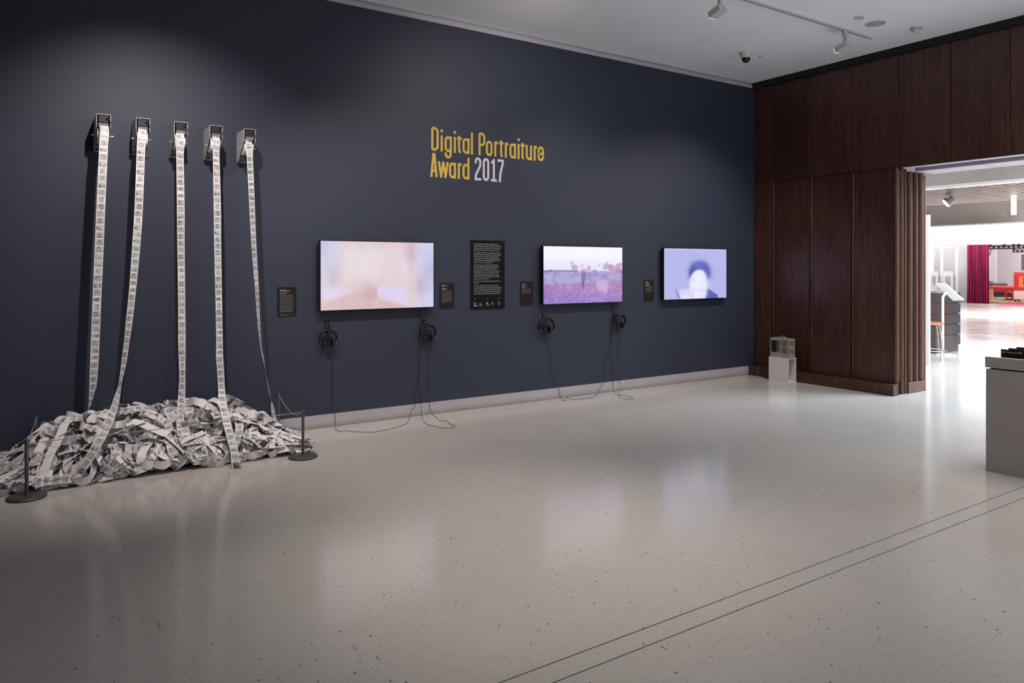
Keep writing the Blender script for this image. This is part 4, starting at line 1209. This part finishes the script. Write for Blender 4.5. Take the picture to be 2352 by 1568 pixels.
# ------------------------------------------------------------------ hanging paper strips
TRUEW = .060
def hanging(rows_, lab, name='paper_strip'):
    """rows: (left px, right px, y, wall distance Y, sign of twist)"""
    C = []; Ls = []
    for xl, xr, y, Y, sg in rows_:
        c = onY((xl + xr) / 2, y, Y)
        def wpx(a):
            h = Vector((math.cos(a), math.sin(a), 0)) * TRUEW / 2
            t = [(q.x * RX + q.y * RY) / (q.x * FX + q.y * FY) for q in (c - h, c + h)]
            return (t[1] - t[0]) * 1680
        best = min(np.linspace(0, 1.62 * sg, 200), key=lambda a: abs(abs(wpx(a)) - (xr - xl)))
        C.append(c); Ls.append(float(best))
    CC = catmull(C, 8); AA = [v.x for v in catmull([(a, 0, 0) for a in Ls], 8)]
    lats = [Vector((math.cos(a), math.sin(a), 0)) for a in AA]
    # keep the lateral axis perpendicular to the strip
    out = []
    for i, l in enumerate(lats):
        d = (CC[min(i + 1, len(CC) - 1)] - CC[max(i - 1, 0)]).normalized()
        l = (l - d * l.dot(d)).normalized(); out.append(l)
    o = MB().ribbon(CC, out, TRUEW).build(name, M['print'], loc=tuple(CC[-1]))
    return tag(o, lab, 'paper strip', 'printed paper strips hanging from the printers')


hanging([(229, 250, 289, 6.585, 1), (229, 252, 300, 6.565, 1), (228, 250, 318, 6.55, 1), (226, 248, 360, 6.54, 1), (221, 242, 480, 6.52, 1), (217.5, 239, 560, 6.51, 1), (213, 233, 680, 6.50, 1), (208.5, 228.5, 790, 6.49, 1),
         (205.8, 223, 875, 6.48, 1), (204.5, 216, 905, 6.47, 1), (202.8, 209, 930, 6.46, 1), (198.5, 201, 950, 6.45, 1), (196.5, 198, 962, 6.44, 1), (198, 199.5, 985, 6.42, 1), (199.5, 201, 1015, 6.40, 1), (202, 206, 1040, 6.38, 1)],
        'printed paper strip hanging leftmost, twisting to a thread just above the heap')
hanging([(318, 337, 297, 6.585, 1), (315.5, 336.5, 308, 6.565, 1), (314, 334, 340, 6.54, 1), (309, 328, 480, 6.5, 1), (304, 322.5, 560, 6.47, 1), (297, 313, 660, 6.43, 1), (290, 305.5, 730, 6.40, 1), (285.5, 298, 780, 6.37, 1), (279, 291, 830, 6.34, 1), (273.5, 281.5, 872, 6.32, 1),
         (267.5, 277, 900, 6.30, 1), (258, 271, 930, 6.22, 1), (246, 263, 957, 6.15, 1), (233, 252, 983, 6.08, 1), (220, 242, 1006, 6.03, 1), (203, 227, 1035, 5.99, 1), (184, 208, 1066, 5.97, 1), (171, 191, 1088, 5.97, 1)],
        'printed paper strip hanging second from the left, sweeping down across the heap front')
hanging([(404, 422, 306, 6.585, 1), (404.5, 424, 316, 6.565, 1), (405, 422, 350, 6.55, 1), (406.5, 424, 480, 6.53, 1), (407.3, 424, 560, 6.52, 1), (409, 425.5, 690, 6.50, 1), (409.5, 426.3, 780, 6.48, 1), (411.8, 425.8, 860, 6.46, 1), (411, 426, 885, 6.45, 1), (408.5, 425, 920, 6.42, 1),
         (407, 423, 950, 6.33, 1), (407, 421, 975, 6.24, 1), (409.5, 420.5, 995, 6.16, 1), (414.5, 420.8, 1013, 6.08, 1), (422, 428, 1028, 6.03, 1)],
        'printed paper strip hanging straight down, the middle one of five')
hanging([(488, 503, 313, 6.585, 1), (488.5, 506, 325, 6.565, 1), (489, 504, 350, 6.55, 1), (491, 507.5, 480, 6.52, 1), (492, 508, 560, 6.50, 1), (495, 510, 690, 6.47, 1), (496.7, 511.5, 780, 6.44, 1), (496.3, 512.5, 818, 6.425, 1), (499, 514.5, 850, 6.41, 1), (501.3, 516.3, 890, 6.38, 1),
         (503, 520.5, 925, 6.30, 1), (508, 527, 955, 6.19, 1), (515.5, 534, 985, 6.09, 1), (522, 540, 1008, 6.02, 1), (529.5, 547, 1038, 5.95, 1), (531, 549, 1060, 5.91, 1), (534.5, 553, 1078, 5.87, 1)],
        'printed paper strip hanging fourth, running over the heap to a curled end on the floor')
hanging([(564, 576.5, 322, 6.585, 1), (564.5, 579, 331, 6.565, 1), (567, 581, 365, 6.55, 1), (573, 585.5, 480, 6.53, 1), (577.5, 588.5, 560, 6.52, 1), (585.5, 594, 660, 6.5, 1), (591.5, 597.5, 740, 6.49, 1), (598.3, 601, 797, 6.48, 1), (604, 606.5, 825, 6.47, 1), (611.5, 614, 865, 6.46, 1),
         (617.5, 621.5, 905, 6.45, 1), (622.5, 629, 935, 6.44, 1), (626, 633.5, 958, 6.43, 1), (634, 641, 973, 6.42, 1)],
        'printed paper strip hanging rightmost, turned edge-on and very narrow')
# curled end of the fourth strip
e = onY(545, 1078, 5.87); cr_ = Vector((e.x, e.y - .006, .034)); pts = []; lt = []
axis = Vector((RX, RY, 0)); back = Vector((-RY, RX, 0))
for k in range(40):
    a = k / 39 * 4.2 * PI / 1.6; r_ = .034 - .012 * k / 39
    pts.append(cr_ + back * (math.cos(a) * r_) + Vector((0, 0, math.sin(a) * r_ + .006))); lt.append(axis)
o = MB().ribbon(pts, lt, TRUEW * 1.0).build('paper_curl', M['print'], loc=tuple(cr_)); tag(o, 'tightly curled printed paper end lying on the floor in front of the heap', 'paper strip')

# ------------------------------------------------------------------ heap of printed strips
def hgt(x, y):
    fx = sst(-.20, .28, x) ** .8 * (1 - sst(1.35, 2.03, x)) ** .9
    y0 = 6.03 - .05 * math.sin(2.2 * x) + .04 * (x > 1.4) * (x - 1.4)
    fy = float(np.clip((y - y0) / .42, 0, 1)) ** .62
    b = 1 - .12 * float(sst(.0, .6, abs(x - .2) * 0 + (.55 - x)))
    return float(.375 * fx * fy * b + .02)


heap = thing('paper_heap', 'low heap of tangled printed paper strips on the floor under the printers', 'paper heap', (.95, 6.45, 0))
def make_ribbon(cx, cy, cz, L, mode):
    n = max(14, int(L * 44)); w = .062 * rnd.uniform(.95, 1.0)
    az = rnd.uniform(0, 2 * PI)
    if mode == 'edge':       # standing loops: lateral axis close to vertical
        el = rnd.uniform(.75, 1.35)
    elif mode == 'roll':     # lying curls: lateral axis horizontal
        el = rnd.uniform(-.25, .35)
    else:
        el = rnd.uniform(.1, 1.1)
    lat = Vector((math.cos(az) * math.cos(el), math.sin(az) * math.cos(el), math.sin(el)))
    u = lat.cross(Vector((0, 0, 1))).normalized(); v = lat.cross(u).normalized()
    th = rnd.uniform(0, 2 * PI); p = Vector((0, 0, 0)); P = []; Ls = []
    ka = rnd.uniform(7, 17); kb = rnd.uniform(-6, 6); lam = rnd.uniform(.4, 1.1); ph = rnd.uniform(0, 2 * PI)
    ka2 = rnd.uniform(0, 3); lam2 = rnd.uniform(.25, .4)
    drift = rnd.uniform(-.22, .22); tw = rnd.uniform(-1.2, 1.2)
    ds = L / n; rot = 0
    for i in range(n + 1):
        t = i / n; s_ = i * ds
        kap = ka * math.sin(2 * PI * s_ / lam + ph) + kb + ka2 * math.sin(2 * PI * s_ / lam2)
        th += kap * ds
        d = (u * math.cos(th) + v * math.sin(th) + lat * drift * math.sin(3 * t + ph)).normalized()
        p = p + d * ds
        P.append(p.copy())
        l = Matrix.Rotation(tw * math.sin(s_ * 3 + ph) * .5, 3, d) @ lat
        l = (l - d * l.dot(d)).normalized(); Ls.append(l)
    c = sum(P, Vector()) / len(P)
    P = [q - c for q in P]
    zx_ = max(q.z + abs(l.z) * w / 2 for q, l in zip(P, Ls)); zn = min(q.z - abs(l.z) * w / 2 for q, l in zip(P, Ls))
    H = hgt(cx, cy) + .02
    k = min(1, max(.55, H / (zx_ - zn)))
    P = [Vector((q.x, q.y, q.z * k)) for q in P]; zx_ *= k; zn *= k
    cz = min(cz, H - zx_); cz = max(cz, .004 - zn)
    yx = max(q.y + abs(l.y) * w / 2 for q, l in zip(P, Ls)); yn = min(q.y - abs(l.y) * w / 2 for q, l in zip(P, Ls))
    cy = max(cy, 5.985 + .0 * cx - yn); cy = min(cy, WY - .028 - yx)
    xn = min(q.x for q in P); xx = max(q.x for q in P); cx = max(cx, -.19 - xn); cx = min(cx, 2.02 - xx)
    out = []
    for q, l in zip(P, Ls):
        q = q + Vector((cx, cy, cz)); Hq = hgt(q.x, min(q.y, 6.8)) + .03; top_ = q.z + abs(l.z) * w / 2
        if top_ > Hq: q.z -= max(0, top_ - Hq - .025) * .9
        q.z = max(q.z, abs(l.z) * w / 2 + .004)
        out.append(q)
    return out, Ls, w


rnd = random.Random(5)
parts = 0
def footprint():
    while True:
        x = rnd.uniform(-.16, 1.98); y = rnd.uniform(6.0, 6.82)
        if hgt(x, y) > .05: return x, y
inner = MB()
for i in range(150):
    x, y = footprint(); P, Ls, w = make_ribbon(x, y, hgt(x, y) * rnd.uniform(.1, .7), rnd.uniform(.6, 1.3), rnd.choice(('edge', 'roll', 'any')))
    inner.ribbon(P, Ls, w, v0=rnd.uniform(0, 50))
o = inner.build('buried_paper', M['print'], heap); o['kind'] = 'stuff'
for i in range(270):
    x, y = footprint()
    if i % 3 == 0: y = 6.03 + abs(rnd.gauss(0, .09)) + .03
    h = hgt(x, y)
    P, Ls, w = make_ribbon(x, y, h * rnd.uniform(.5, 1.05), rnd.uniform(.55, 1.7), rnd.choice(('edge', 'roll', 'any', 'edge')))
    MB().ribbon(P, Ls, w, v0=rnd.uniform(0, 50)).build('paper_ribbon', M['print'], heap)
# a fanned bundle of flat folded strips near the top left
for i in range(12):
    a = onY(322 + i * 2.0, 950 + i * 2.3, 6.42); b = onY(372 + i * 3.2, 962 + i * 2.9, 6.36 - i * .006)
    a.z += .01; P = [a.lerp(b, t) + Vector((0, 0, .02 * math.sin(t * PI))) for t in np.linspace(0, 1, 10)]
    d = (b - a).normalized(); l = Vector((.25, .75, .62)); l = (l - d * l.dot(d)).normalized()
    MB().ribbon(P, [l] * 10, TRUEW, v0=i).build('paper_ribbon', M['paper'] if i % 3 else M['print'], heap)
# loose loop at the foot of the second strip and a few long arcs seen in front
def px_ribbon(rows_, mat='print'):
    C = [onY(x, y, Y) for x, y, Y, *_ in rows_]; 
    Ls = [Vector(r[3]) for r in rows_]
    CC = catmull(C, 6); LL = catmull(Ls, 6); out = []
    for i, l in enumerate(LL):
        d = (CC[min(i + 1, len(CC) - 1)] - CC[max(i - 1, 0)]).normalized(); out.append((l - d * l.dot(d)).normalized())
    CC = [Vector((c.x, min(c.y, WY - .07), max(c.z, abs(l.z) * TRUEW / 2 + .004))) for c, l in zip(CC, out)]
    return MB().ribbon(CC, out, TRUEW).build('paper_ribbon', M[mat], heap)
LR = (RX, RY, 0)
px_ribbon([(180, 1088, 5.96, LR), (176, 1098, 5.95, (.7, -.3, .5)), (190, 1106, 5.95, (.2, -.2, 1)), (208, 1096, 5.97, (0, -.2, 1)), (216, 1070, 6.02, (-.5, .1, .8)), (214, 1040, 6.1, (-.8, .3, .3))], 'paper')
px_ribbon([(432, 926, 6.55, (0, .1, 1)), (446, 920, 6.5, (-.3, .4, .8)), (470, 930, 6.46, (-.3, .5, .7)), (492, 942, 6.42, (-.4, .5, .6)), (508, 968, 6.34, LR), (516, 1010, 6.24, LR), (520, 1035, 6.18, LR)], 'paper')
px_ribbon([(540, 952, 6.5, (0, 0, 1)), (552, 940, 6.5, (-.2, .3, 1)), (572, 950, 6.46, (-.3, .4, .8)), (600, 966, 6.42, (-.3, .5, .7)), (622, 972, 6.4, (0, .3, .9))], 'paper')
px_ribbon([(575, 985, 6.3, (0, .1, 1)), (596, 990, 6.28, (0, .3, 1)), (620, 1008, 6.24, (.1, .4, .9)), (645, 1024, 6.2, (.2, .4, .9)), (665, 1024, 6.18, (0, .2, 1))], 'paper')
px_ribbon([(555, 1035, 6.15, (-.2, 0, 1)), (570, 1030, 6.14, (0, 0, 1)), (586, 1010, 6.17, (.5, 0, .8)), (590, 990, 6.2, (.7, .2, .4))], 'paper')
px_ribbon([(462, 1052, 6.1, (0, .3, 1)), (490, 1048, 6.08, (0, .3, 1)), (520, 1058, 6.08, (0, .2, 1))], 'paper')
px_ribbon([(450, 1072, 6.07, (-.8, .2, .4)), (456, 1045, 6.1, (-.8, .2, .3)), (466, 1015, 6.16, (-.7, .1, .4)), (480, 992, 6.22, (-.3, .2, .8)), (492, 994, 6.24, (0, .2, 1))], 'paper')
px_ribbon([(212, 1020, 6.2, (0, .2, 1)), (250, 1033, 6.14, (0, .2, 1)), (290, 1035, 6.12, (0, .2, 1)), (330, 1030, 6.16, (0, .2, 1)), (360, 1018, 6.22, (0, .2, 1)), (372, 1004, 6.3, (0, .2, 1)), (350, 996, 6.36, (0, .3, 1)), (310, 1000, 6.34, (0, .3, 1))])
px_ribbon([(95, 1004, 6.35, (0, .2, 1)), (110, 990, 6.4, (0, .3, 1)), (140, 986, 6.42, (0, .3, 1)), (160, 994, 6.38, (0, .3, 1)), (172, 1010, 6.3, (.2, .3, 1))])
px_ribbon([(170, 1020, 6.2, (.9, 0, .1)), (173, 1050, 6.12, (.9, 0, .1)), (172, 1085, 6.07, (.9, 0, .2))])
px_ribbon([(22, 1080, 6.25, (0, .2, 1)), (30, 1090, 6.2, (0, .1, 1)), (45, 1096, 6.16, (0, .1, 1)), (56, 1086, 6.2, (0, .1, 1))], 'paper')

# ------------------------------------------------------------------ barrier posts and cords
def stanchion(x, y, h, r, lab):
    s_ = thing('barrier_post', lab, 'barrier post', (x, y, 0), 'low grey barrier posts round the heap')
    MB().lathe([(.0001, .019), (r - .008, .0185), (r - .002, .016), (r, .012), (r, .003), (r - .003, 0), (.0001, 0)], (x, y, 0), 56).build('base_disc', M['gunmetal'], s_)
    MB().lathe([(.0115, .018), (.0115, h - .002), (.0100, h), (.0001, h)], (x, y, 0), 24).build('post', M['gunmetal'], s_)
    MB().lathe([(.0125, h - .022), (.0135, h - .020), (.0135, h - .012), (.0125, h - .010)], (x, y, 0), 24).build('cord_collar', M['gunmetal'], s_)
    return Vector((x, y, h - .016))
P1 = stanchion(.003, 5.886, .383, .118, 'low grey barrier post on a round base, front left of the heap')
P2 = stanchion(1.875, 5.89, .382, .115, 'low grey barrier post on a round base, front right of the heap')
b1 = onY(83, 955, 6.73); b2 = onY(640, 903, 6.73)
P3 = stanchion(b1.x, 6.73, b1.z, .1, 'low grey barrier post behind the left end of the heap, against the wall')
P4 = stanchion(b2.x, 6.73, b2.z, .1, 'low grey barrier post at the wall, right end of the heap')
def cord(a, b, sag, lab):
    pts = [a.lerp(b, t) - Vector((0, 0, sag * 4 * t * (1 - t))) for t in np.linspace(0, 1, 24)]
    o = MB().tube(pts, .0028, 8).build('elastic_rope', M['cord'], loc=tuple(a)); tag(o, lab, 'cord', 'thin elastic barrier cords')
o_ = Vector((.0, -.013, 0))
cord(P1 + Vector((.013, 0, 0)), P2 - Vector((.013, 0, 0)), .006, 'thin grey cord stretched across the front of the paper heap')
cord(P1 + Vector((0, .013, 0)), P3 - Vector((0, .013, 0)), .012, 'thin grey cord between the two left barrier posts')
pts = [P4.lerp(P2, t) - Vector((0, 0, .085 * 4 * t * (1 - t) * (.55 + .6 * t))) for t in np.linspace(.02, .985, 26)]
o = MB().tube(pts, .0028, 8).build('elastic_rope', M['cord'], loc=tuple(pts[0])); tag(o, 'slack grey cord sagging between the two right barrier posts', 'cord', 'thin elastic barrier cords')

# ------------------------------------------------------------------ small plinth with the hygrothermograph by the wood wall
A = onZ(1771, 871.6); Bp = onZ(1818.5, 878.3)
yA, yB = 6.385, 6.072; xf, xb_ = 8.455, 8.618; H_ = .325
pl = thing('folded_plinth', 'small open-ended white sheet plinth standing against the wood wall', 'plinth', ((xf + xb_) / 2, (yA + yB) / 2, 0))
tk = .006
MB().box(xf, xf + tk, yB, yA, 0, H_).build('front_sheet', M['whitepaint'], pl)
MB().box(xb_ - tk, xb_, yB, yA, 0, H_).build('back_sheet', M['whitepaint'], pl)
MB().box(xf + tk, xb_ - tk, yB, yA, 0, tk).build('bottom_sheet', M['whitepaint'], pl)
MB().box(xf + tk, xb_ - tk, yB, yA, H_ - .014, H_ - .008).build('top_sheet', M['whitepaint'], pl)
hg = thing('climate_recorder', 'beige plastic climate recorder with carrying handle and slotted case on the small plinth', 'instrument', ((xf + xb_) / 2, (yA + yB) / 2, H_ - .008))
x0, x1 = xf + .012, xb_ - .006; y0, y1 = yB + .012, yA - .012; z0 = H_ - .008; z1 = z0 + .255
m = MB(); t_ = .004
# base tray
MB().box(x0, x1, y0, y1, z0, z0 + .034).build('base_tray', M['putty'], hg, bevel=.003)
# front face (towards the room, -X): window then two rows of three slots
def face_x(x, holes_, ya, yb, za, zb):
    """plate in the YZ plane with rectangular holes, holes = [(ya,yb,za,zb)], on a grid"""
    ys = sorted({ya, yb, *[h[0] for h in holes_], *[h[1] for h in holes_]}); zs_ = sorted({za, zb, *[h[2] for h in holes_], *[h[3] for h in holes_]})
    mb = MB()
    for i in range(len(ys) - 1):
        for j in range(len(zs_) - 1):
            cy, cz = (ys[i] + ys[i + 1]) / 2, (zs_[j] + zs_[j + 1]) / 2
            if any(h[0] < cy < h[1] and h[2] < cz < h[3] for h in holes_): continue
            mb.box(x, x + t_, ys[i], ys[i + 1], zs_[j], zs_[j + 1])
    return mb
D = y1 - y0
fy = lambda f: y1 - f * D          # fraction from the left in the picture
fz = lambda f: z0 + .034 + f * (z1 - z0 - .034)
hl = [(fy(.54), fy(.06), fz(.18), fz(.90))]
for k in range(3):
    a = .605 + k * .115
    hl += [(fy(a + .075), fy(a), fz(.56), fz(.93)), (fy(a + .075), fy(a), fz(.13), fz(.50))]
face_x(x0, hl, y0, y1, z0 + .034, z1).build('front_cover', M['putty'], hg)
MB().box(x0 + .0015, x0 + .003, fy(.54), fy(.06), fz(.18), fz(.90)).build('window_pane', (lambda N: (setattr(N.p.inputs['Transmission Weight'], 'default_value', 1), setattr(N.p.inputs['Roughness'], 'default_value', .03), N.m)[-1])(NT('clear_window')), hg)
sl = []
mb = MB()
W_ = x1 - x0
for k in range(3):
    a = x0 + W_ * (.18 + k * .25)
    sl += [(a, a + W_ * .14, fz(.60), fz(.93)), (a, a + W_ * .14, fz(.13), fz(.40))]
xs_ = sorted({x0, x1, *[h[0] for h in sl], *[h[1] for h in sl]}); zs_ = sorted({z0 + .034, z1, *[h[2] for h in sl], *[h[3] for h in sl]})
for yy in (y0, y1 - t_):
    mb = MB()
    for i in range(len(xs_) - 1):
        for j in range(len(zs_) - 1):
            cx_, cz_ = (xs_[i] + xs_[i + 1]) / 2, (zs_[j] + zs_[j + 1]) / 2
            if any(h[0] < cx_ < h[1] and h[2] < cz_ < h[3] for h in sl): continue
            mb.box(xs_[i], xs_[i + 1], yy, yy + t_, zs_[j], zs_[j + 1])
    mb.build('end_cover', M['putty'], hg)

MB().box(x0 - .002, x1, y0 - .003, y0 + .002, fz(.485), fz(.51)).build('end_ledge', M['putty'], hg)
MB().box(x1 - t_, x1, y0, y1, z0 + .034, z1).build('back_cover', M['putty'], hg)
MB().box(x0 - .002, x1 + .002, y0 - .002, y1 + .002, z1, z1 + .008).build('lid', M['putty'], hg, bevel=.002)
MB().tube(catmull([(x0 + W_ / 2, y0 + D * .30, z1 + .008), (x0 + W_ / 2, y0 + D * .38, z1 + .026), (x0 + W_ / 2, y0 + D * .5, z1 + .034), (x0 + W_ / 2, y0 + D * .62, z1 + .026), (x0 + W_ / 2, y0 + D * .70, z1 + .008)], 6), .0055, 10).build('carrying_handle', M['putty'], hg)
MB().cyl((x0 + .075, fy(.33), fz(.12)), (x0 + .075, fy(.33), fz(.9)), .045, n=32).build('chart_drum', M['flexclear'], hg)
MB().lathe([(.0001, .0), (.02, .0), (.022, .014), (.0001, .016)], (x0 + .03, fy(.38), fz(.16)), 20, (-.2, 0, 1)).build('dial', M['whitepaint'], hg)
MB().box(x0 + .02, x0 + .04, fy(.2), fy(.08), fz(.02), fz(.95)).build('mechanism_column', M['gunmetal'], hg)

# ------------------------------------------------------------------ grey plinth with leaflets at the right edge
gp = thing('leaflet_plinth', 'tall grey lacquered plinth with white top at the right edge', 'plinth', (6.35, 1.9, 0))
px_, yl_ = 6.072, 2.642
MB().box(px_ + .004, px_ + .60, 1.10, yl_ - .004, 0, .775).build('body', M['greylac'], gp, bevel=.0015, segs=1)
MB().box(px_ + .03, px_ + .57, 1.13, yl_ - .03, .775, .785).build('shadow_gap', M['black'], gp)
MB().box(px_, px_ + .604, 1.096, yl_, .785, .866).build('lid', M['greylac'], gp, bevel=.0015, segs=1)
MB().box(px_ + .001, px_ + .603, 1.097, yl_ - .001, .866, .8675).build('top_laminate', M['plinthtop'], gp)
for k, xx in enumerate((6.115, 6.24, 6.375)):
    o = thing('leaflet_stack', ('dark leaflets with the award title in yellow, front row on the grey plinth', 'dark leaflets on the grey plinth, middle row', 'dark leaflets on the grey plinth, back row')[k], 'leaflets', (xx, 2.3, .8675), 'leaflets on the grey plinth')
    for j in range(4):
        MB().obox((xx + j * .0055, 2.33 + .002 * j, .8675 + .0305), (1, 0, .06), (0, 1, 0), (-.06, 0, 1), .0012, .22, .03).build('leaflet', M['board'], o)
    for s_, w_, off, mt in (('Digital Portraiture Award', .107, 0, 'yellow'), ('2017', .026, .112, 'vwhite')):
        cu = bpy.data.curves.new('t', 'FONT'); cu.body = s_; cu.resolution_u = 2
        tmp = bpy.data.objects.new('t', cu); COL.objects.link(tmp); bpy.context.view_layer.update(); me = tmp.to_mesh()
        co = [v.co.copy() for v in me.vertices]; fs = [tuple(p.vertices) for p in me.polygons]
        mx = max(c.x for c in co); mn = min(c.x for c in co)
        vs = [(xx - .0034 - (c.y * .019 + .007) * .06, 2.543 - off - (c.x - mn) * w_ / (mx - mn), .8675 + .037 + c.y * .019) for c in co]
        tmp.to_mesh_clear(); bpy.data.objects.remove(tmp); bpy.data.curves.remove(cu)
        MB().add(vs, fs).build('title_print', M[mt], o)

# ------------------------------------------------------------------ ceiling fittings
TY = 4.73
tr = thing('lighting_track', 'long white ceiling track carrying two spotlights', 'lighting track', (3, TY, CZ - .02))
x1_ = onZ(2010, 88, CZ - .02).x
m = MB().box(-2.5, x1_ - .12, TY - .018, TY - .006, CZ - .022, CZ).box(-2.5, x1_ - .12, TY + .006, TY + .018, CZ - .022, CZ)
m.build('rail', M['fitting'], tr)
MB().box(-2.5, x1_ - .12, TY - .006, TY + .006, CZ - .008, CZ).build('slot', M['fittingdark'], tr)
MB().box(x1_ - .12, x1_, TY - .018, TY + .018, CZ - .024, CZ).build('end_feed', M['fitting'], tr, bevel=.002)
def tracklight(px, lab):
    x = onY(px, 0, TY).x
    t = thing('track_spotlight', lab, 'spotlight', (x, TY, CZ - .35), 'white spotlights on the ceiling track')
    MB().box(x - .035, x + .05, TY - .016, TY + .016, CZ - .05, CZ - .022).build('track_adapter', M['fitting'], t, bevel=.003)
    MB().box(x - .018, x + .012, TY - .016, TY + .016, CZ - .085, CZ - .05).build('swivel', M['fitting'], t)
    MB().cyl((x - .05, TY, CZ - .088), (x - .018, TY, CZ - .088), .010, n=14).build('locking_knob', M['fitting'], t)
    MB().box(x - .008, x + .03, TY - .02, TY + .012, CZ - .168, CZ - .075).build('stem', M['fitting'], t, bevel=.002)
    tl_ = .30
    ax = Vector((0, math.cos(tl_), -math.sin(tl_))); up = Vector((0, math.sin(tl_), math.cos(tl_)))
    c = Vector((x + .008, TY + .03, CZ - .196))
    MB().obox(c, (1, 0, 0), ax, up, .052, .072, .03).build('lamp_head', M['fitting'], t, bevel=.003)
    MB().obox(c + ax * .0725, (1, 0, 0), ax, up, .047, .002, .027).build('lens', M['lamp'], t)
    return c + ax * .08
tracklight(1651.5, 'white track spotlight cut by the top edge of the picture')
tracklight(1940, 'white track spotlight near the end of the track, close to the wood wall')
# dome camera
a = onZ(1713.5, 120, CZ)
dc = thing('security_camera', 'white dome security camera with dark glass eye on the ceiling', 'camera', (a.x, a.y, CZ - .14))
MB().lathe([(.082, 0), (.082, .006), (.076, .012), (.062, .070), (.056, .074), (.0001, .074)], (a.x, a.y, CZ), 36, (0, 0, -1)).build('housing', M['detector'], dc)
MB().lathe([(.052, .072)] + [(.050 * math.cos(t), .080 + .050 * math.sin(t)) for t in np.linspace(0, 1.56, 9)], (a.x, a.y, CZ), 32, (0, 0, -1)).build('glass_dome', simple('smoked_dome', (.01, .01, .012), .05), dc)
# small red and white flush fitting
a = onZ(1747, 128.3, CZ)
ff = thing('flush_sensor', 'tiny white ceiling sensor with two red dots beside the dome camera', 'sensor', (a.x, a.y, CZ - .02))
MB().lathe([(.011, 0), (.011, .016), (.0001, .018)], (a.x, a.y, CZ), 16, (0, 0, -1)).build('body', M['detector'], ff)
for s_ in (-1, 1):
    c = a + Vector((RX, RY, 0)) * s_ * .018
    MB().lathe([(.010, 0), (.009, .008), (.0001, .010)], (c.x, c.y, CZ), 14, (0, 0, -1)).build('red_cap', M['red'], ff)
a = onZ(1972.5, 40.5, CZ)
o = MB().lathe([(.052, 0), (.052, .010), (.046, .013), (.044, .010), (.0001, .011)], (a.x, a.y, CZ), 32, (0, 0, -1)).build('ceiling_disc', M['detector'], loc=(a.x, a.y, CZ - .012)); tag(o, 'small white disc fitting on the ceiling, left of the round speaker', 'ceiling fitting')
a = onZ(2010.7, 54, CZ)
sp_k = thing('ceiling_speaker', 'round flat grey speaker grille set flush in the ceiling', 'speaker', (a.x, a.y, CZ - .006))
MB().lathe([(.104, 0), (.104, .005), (.098, .005), (.098, .001)], (a.x, a.y, CZ), 48, (0, 0, -1)).build('rim', M['detector'], sp_k)
MB().lathe([(.098, .0035), (.0001, .0035)], (a.x, a.y, CZ), 48, (0, 0, -1)).build('grille', M['grille'], sp_k)
a = onZ(2104.7, 63, CZ)
sd = thing('smoke_detector', 'white domed smoke detector on the ceiling near the wood wall', 'smoke detector', (a.x, a.y, CZ - .07))
MB().lathe([(.064, 0), (.064, .010), (.058, .018), (.0001, .019)], (a.x, a.y, CZ), 32, (0, 0, -1)).build('mount', M['detector'], sd)
MB().lathe([(.052, .018), (.052, .034), (.046, .036), (.044, .040), (.030, .052), (.012, .060), (.0001, .061)], (a.x, a.y, CZ), 32, (0, 0, -1)).build('head', M['detector'], sd)
m = MB()
for k in range(12):
    t = k / 12 * 2 * PI; m.obox((a.x + .0525 * math.cos(t), a.y + .0525 * math.sin(t), CZ - .026), (math.cos(t), math.sin(t), 0), (-math.sin(t), math.cos(t), 0), (0, 0, 1), .001, .008, .005)
m.build('smoke_slots', M['gunmetal'], sd)

for o in bpy.data.objects:
    if '_w' in o: del o['_w']
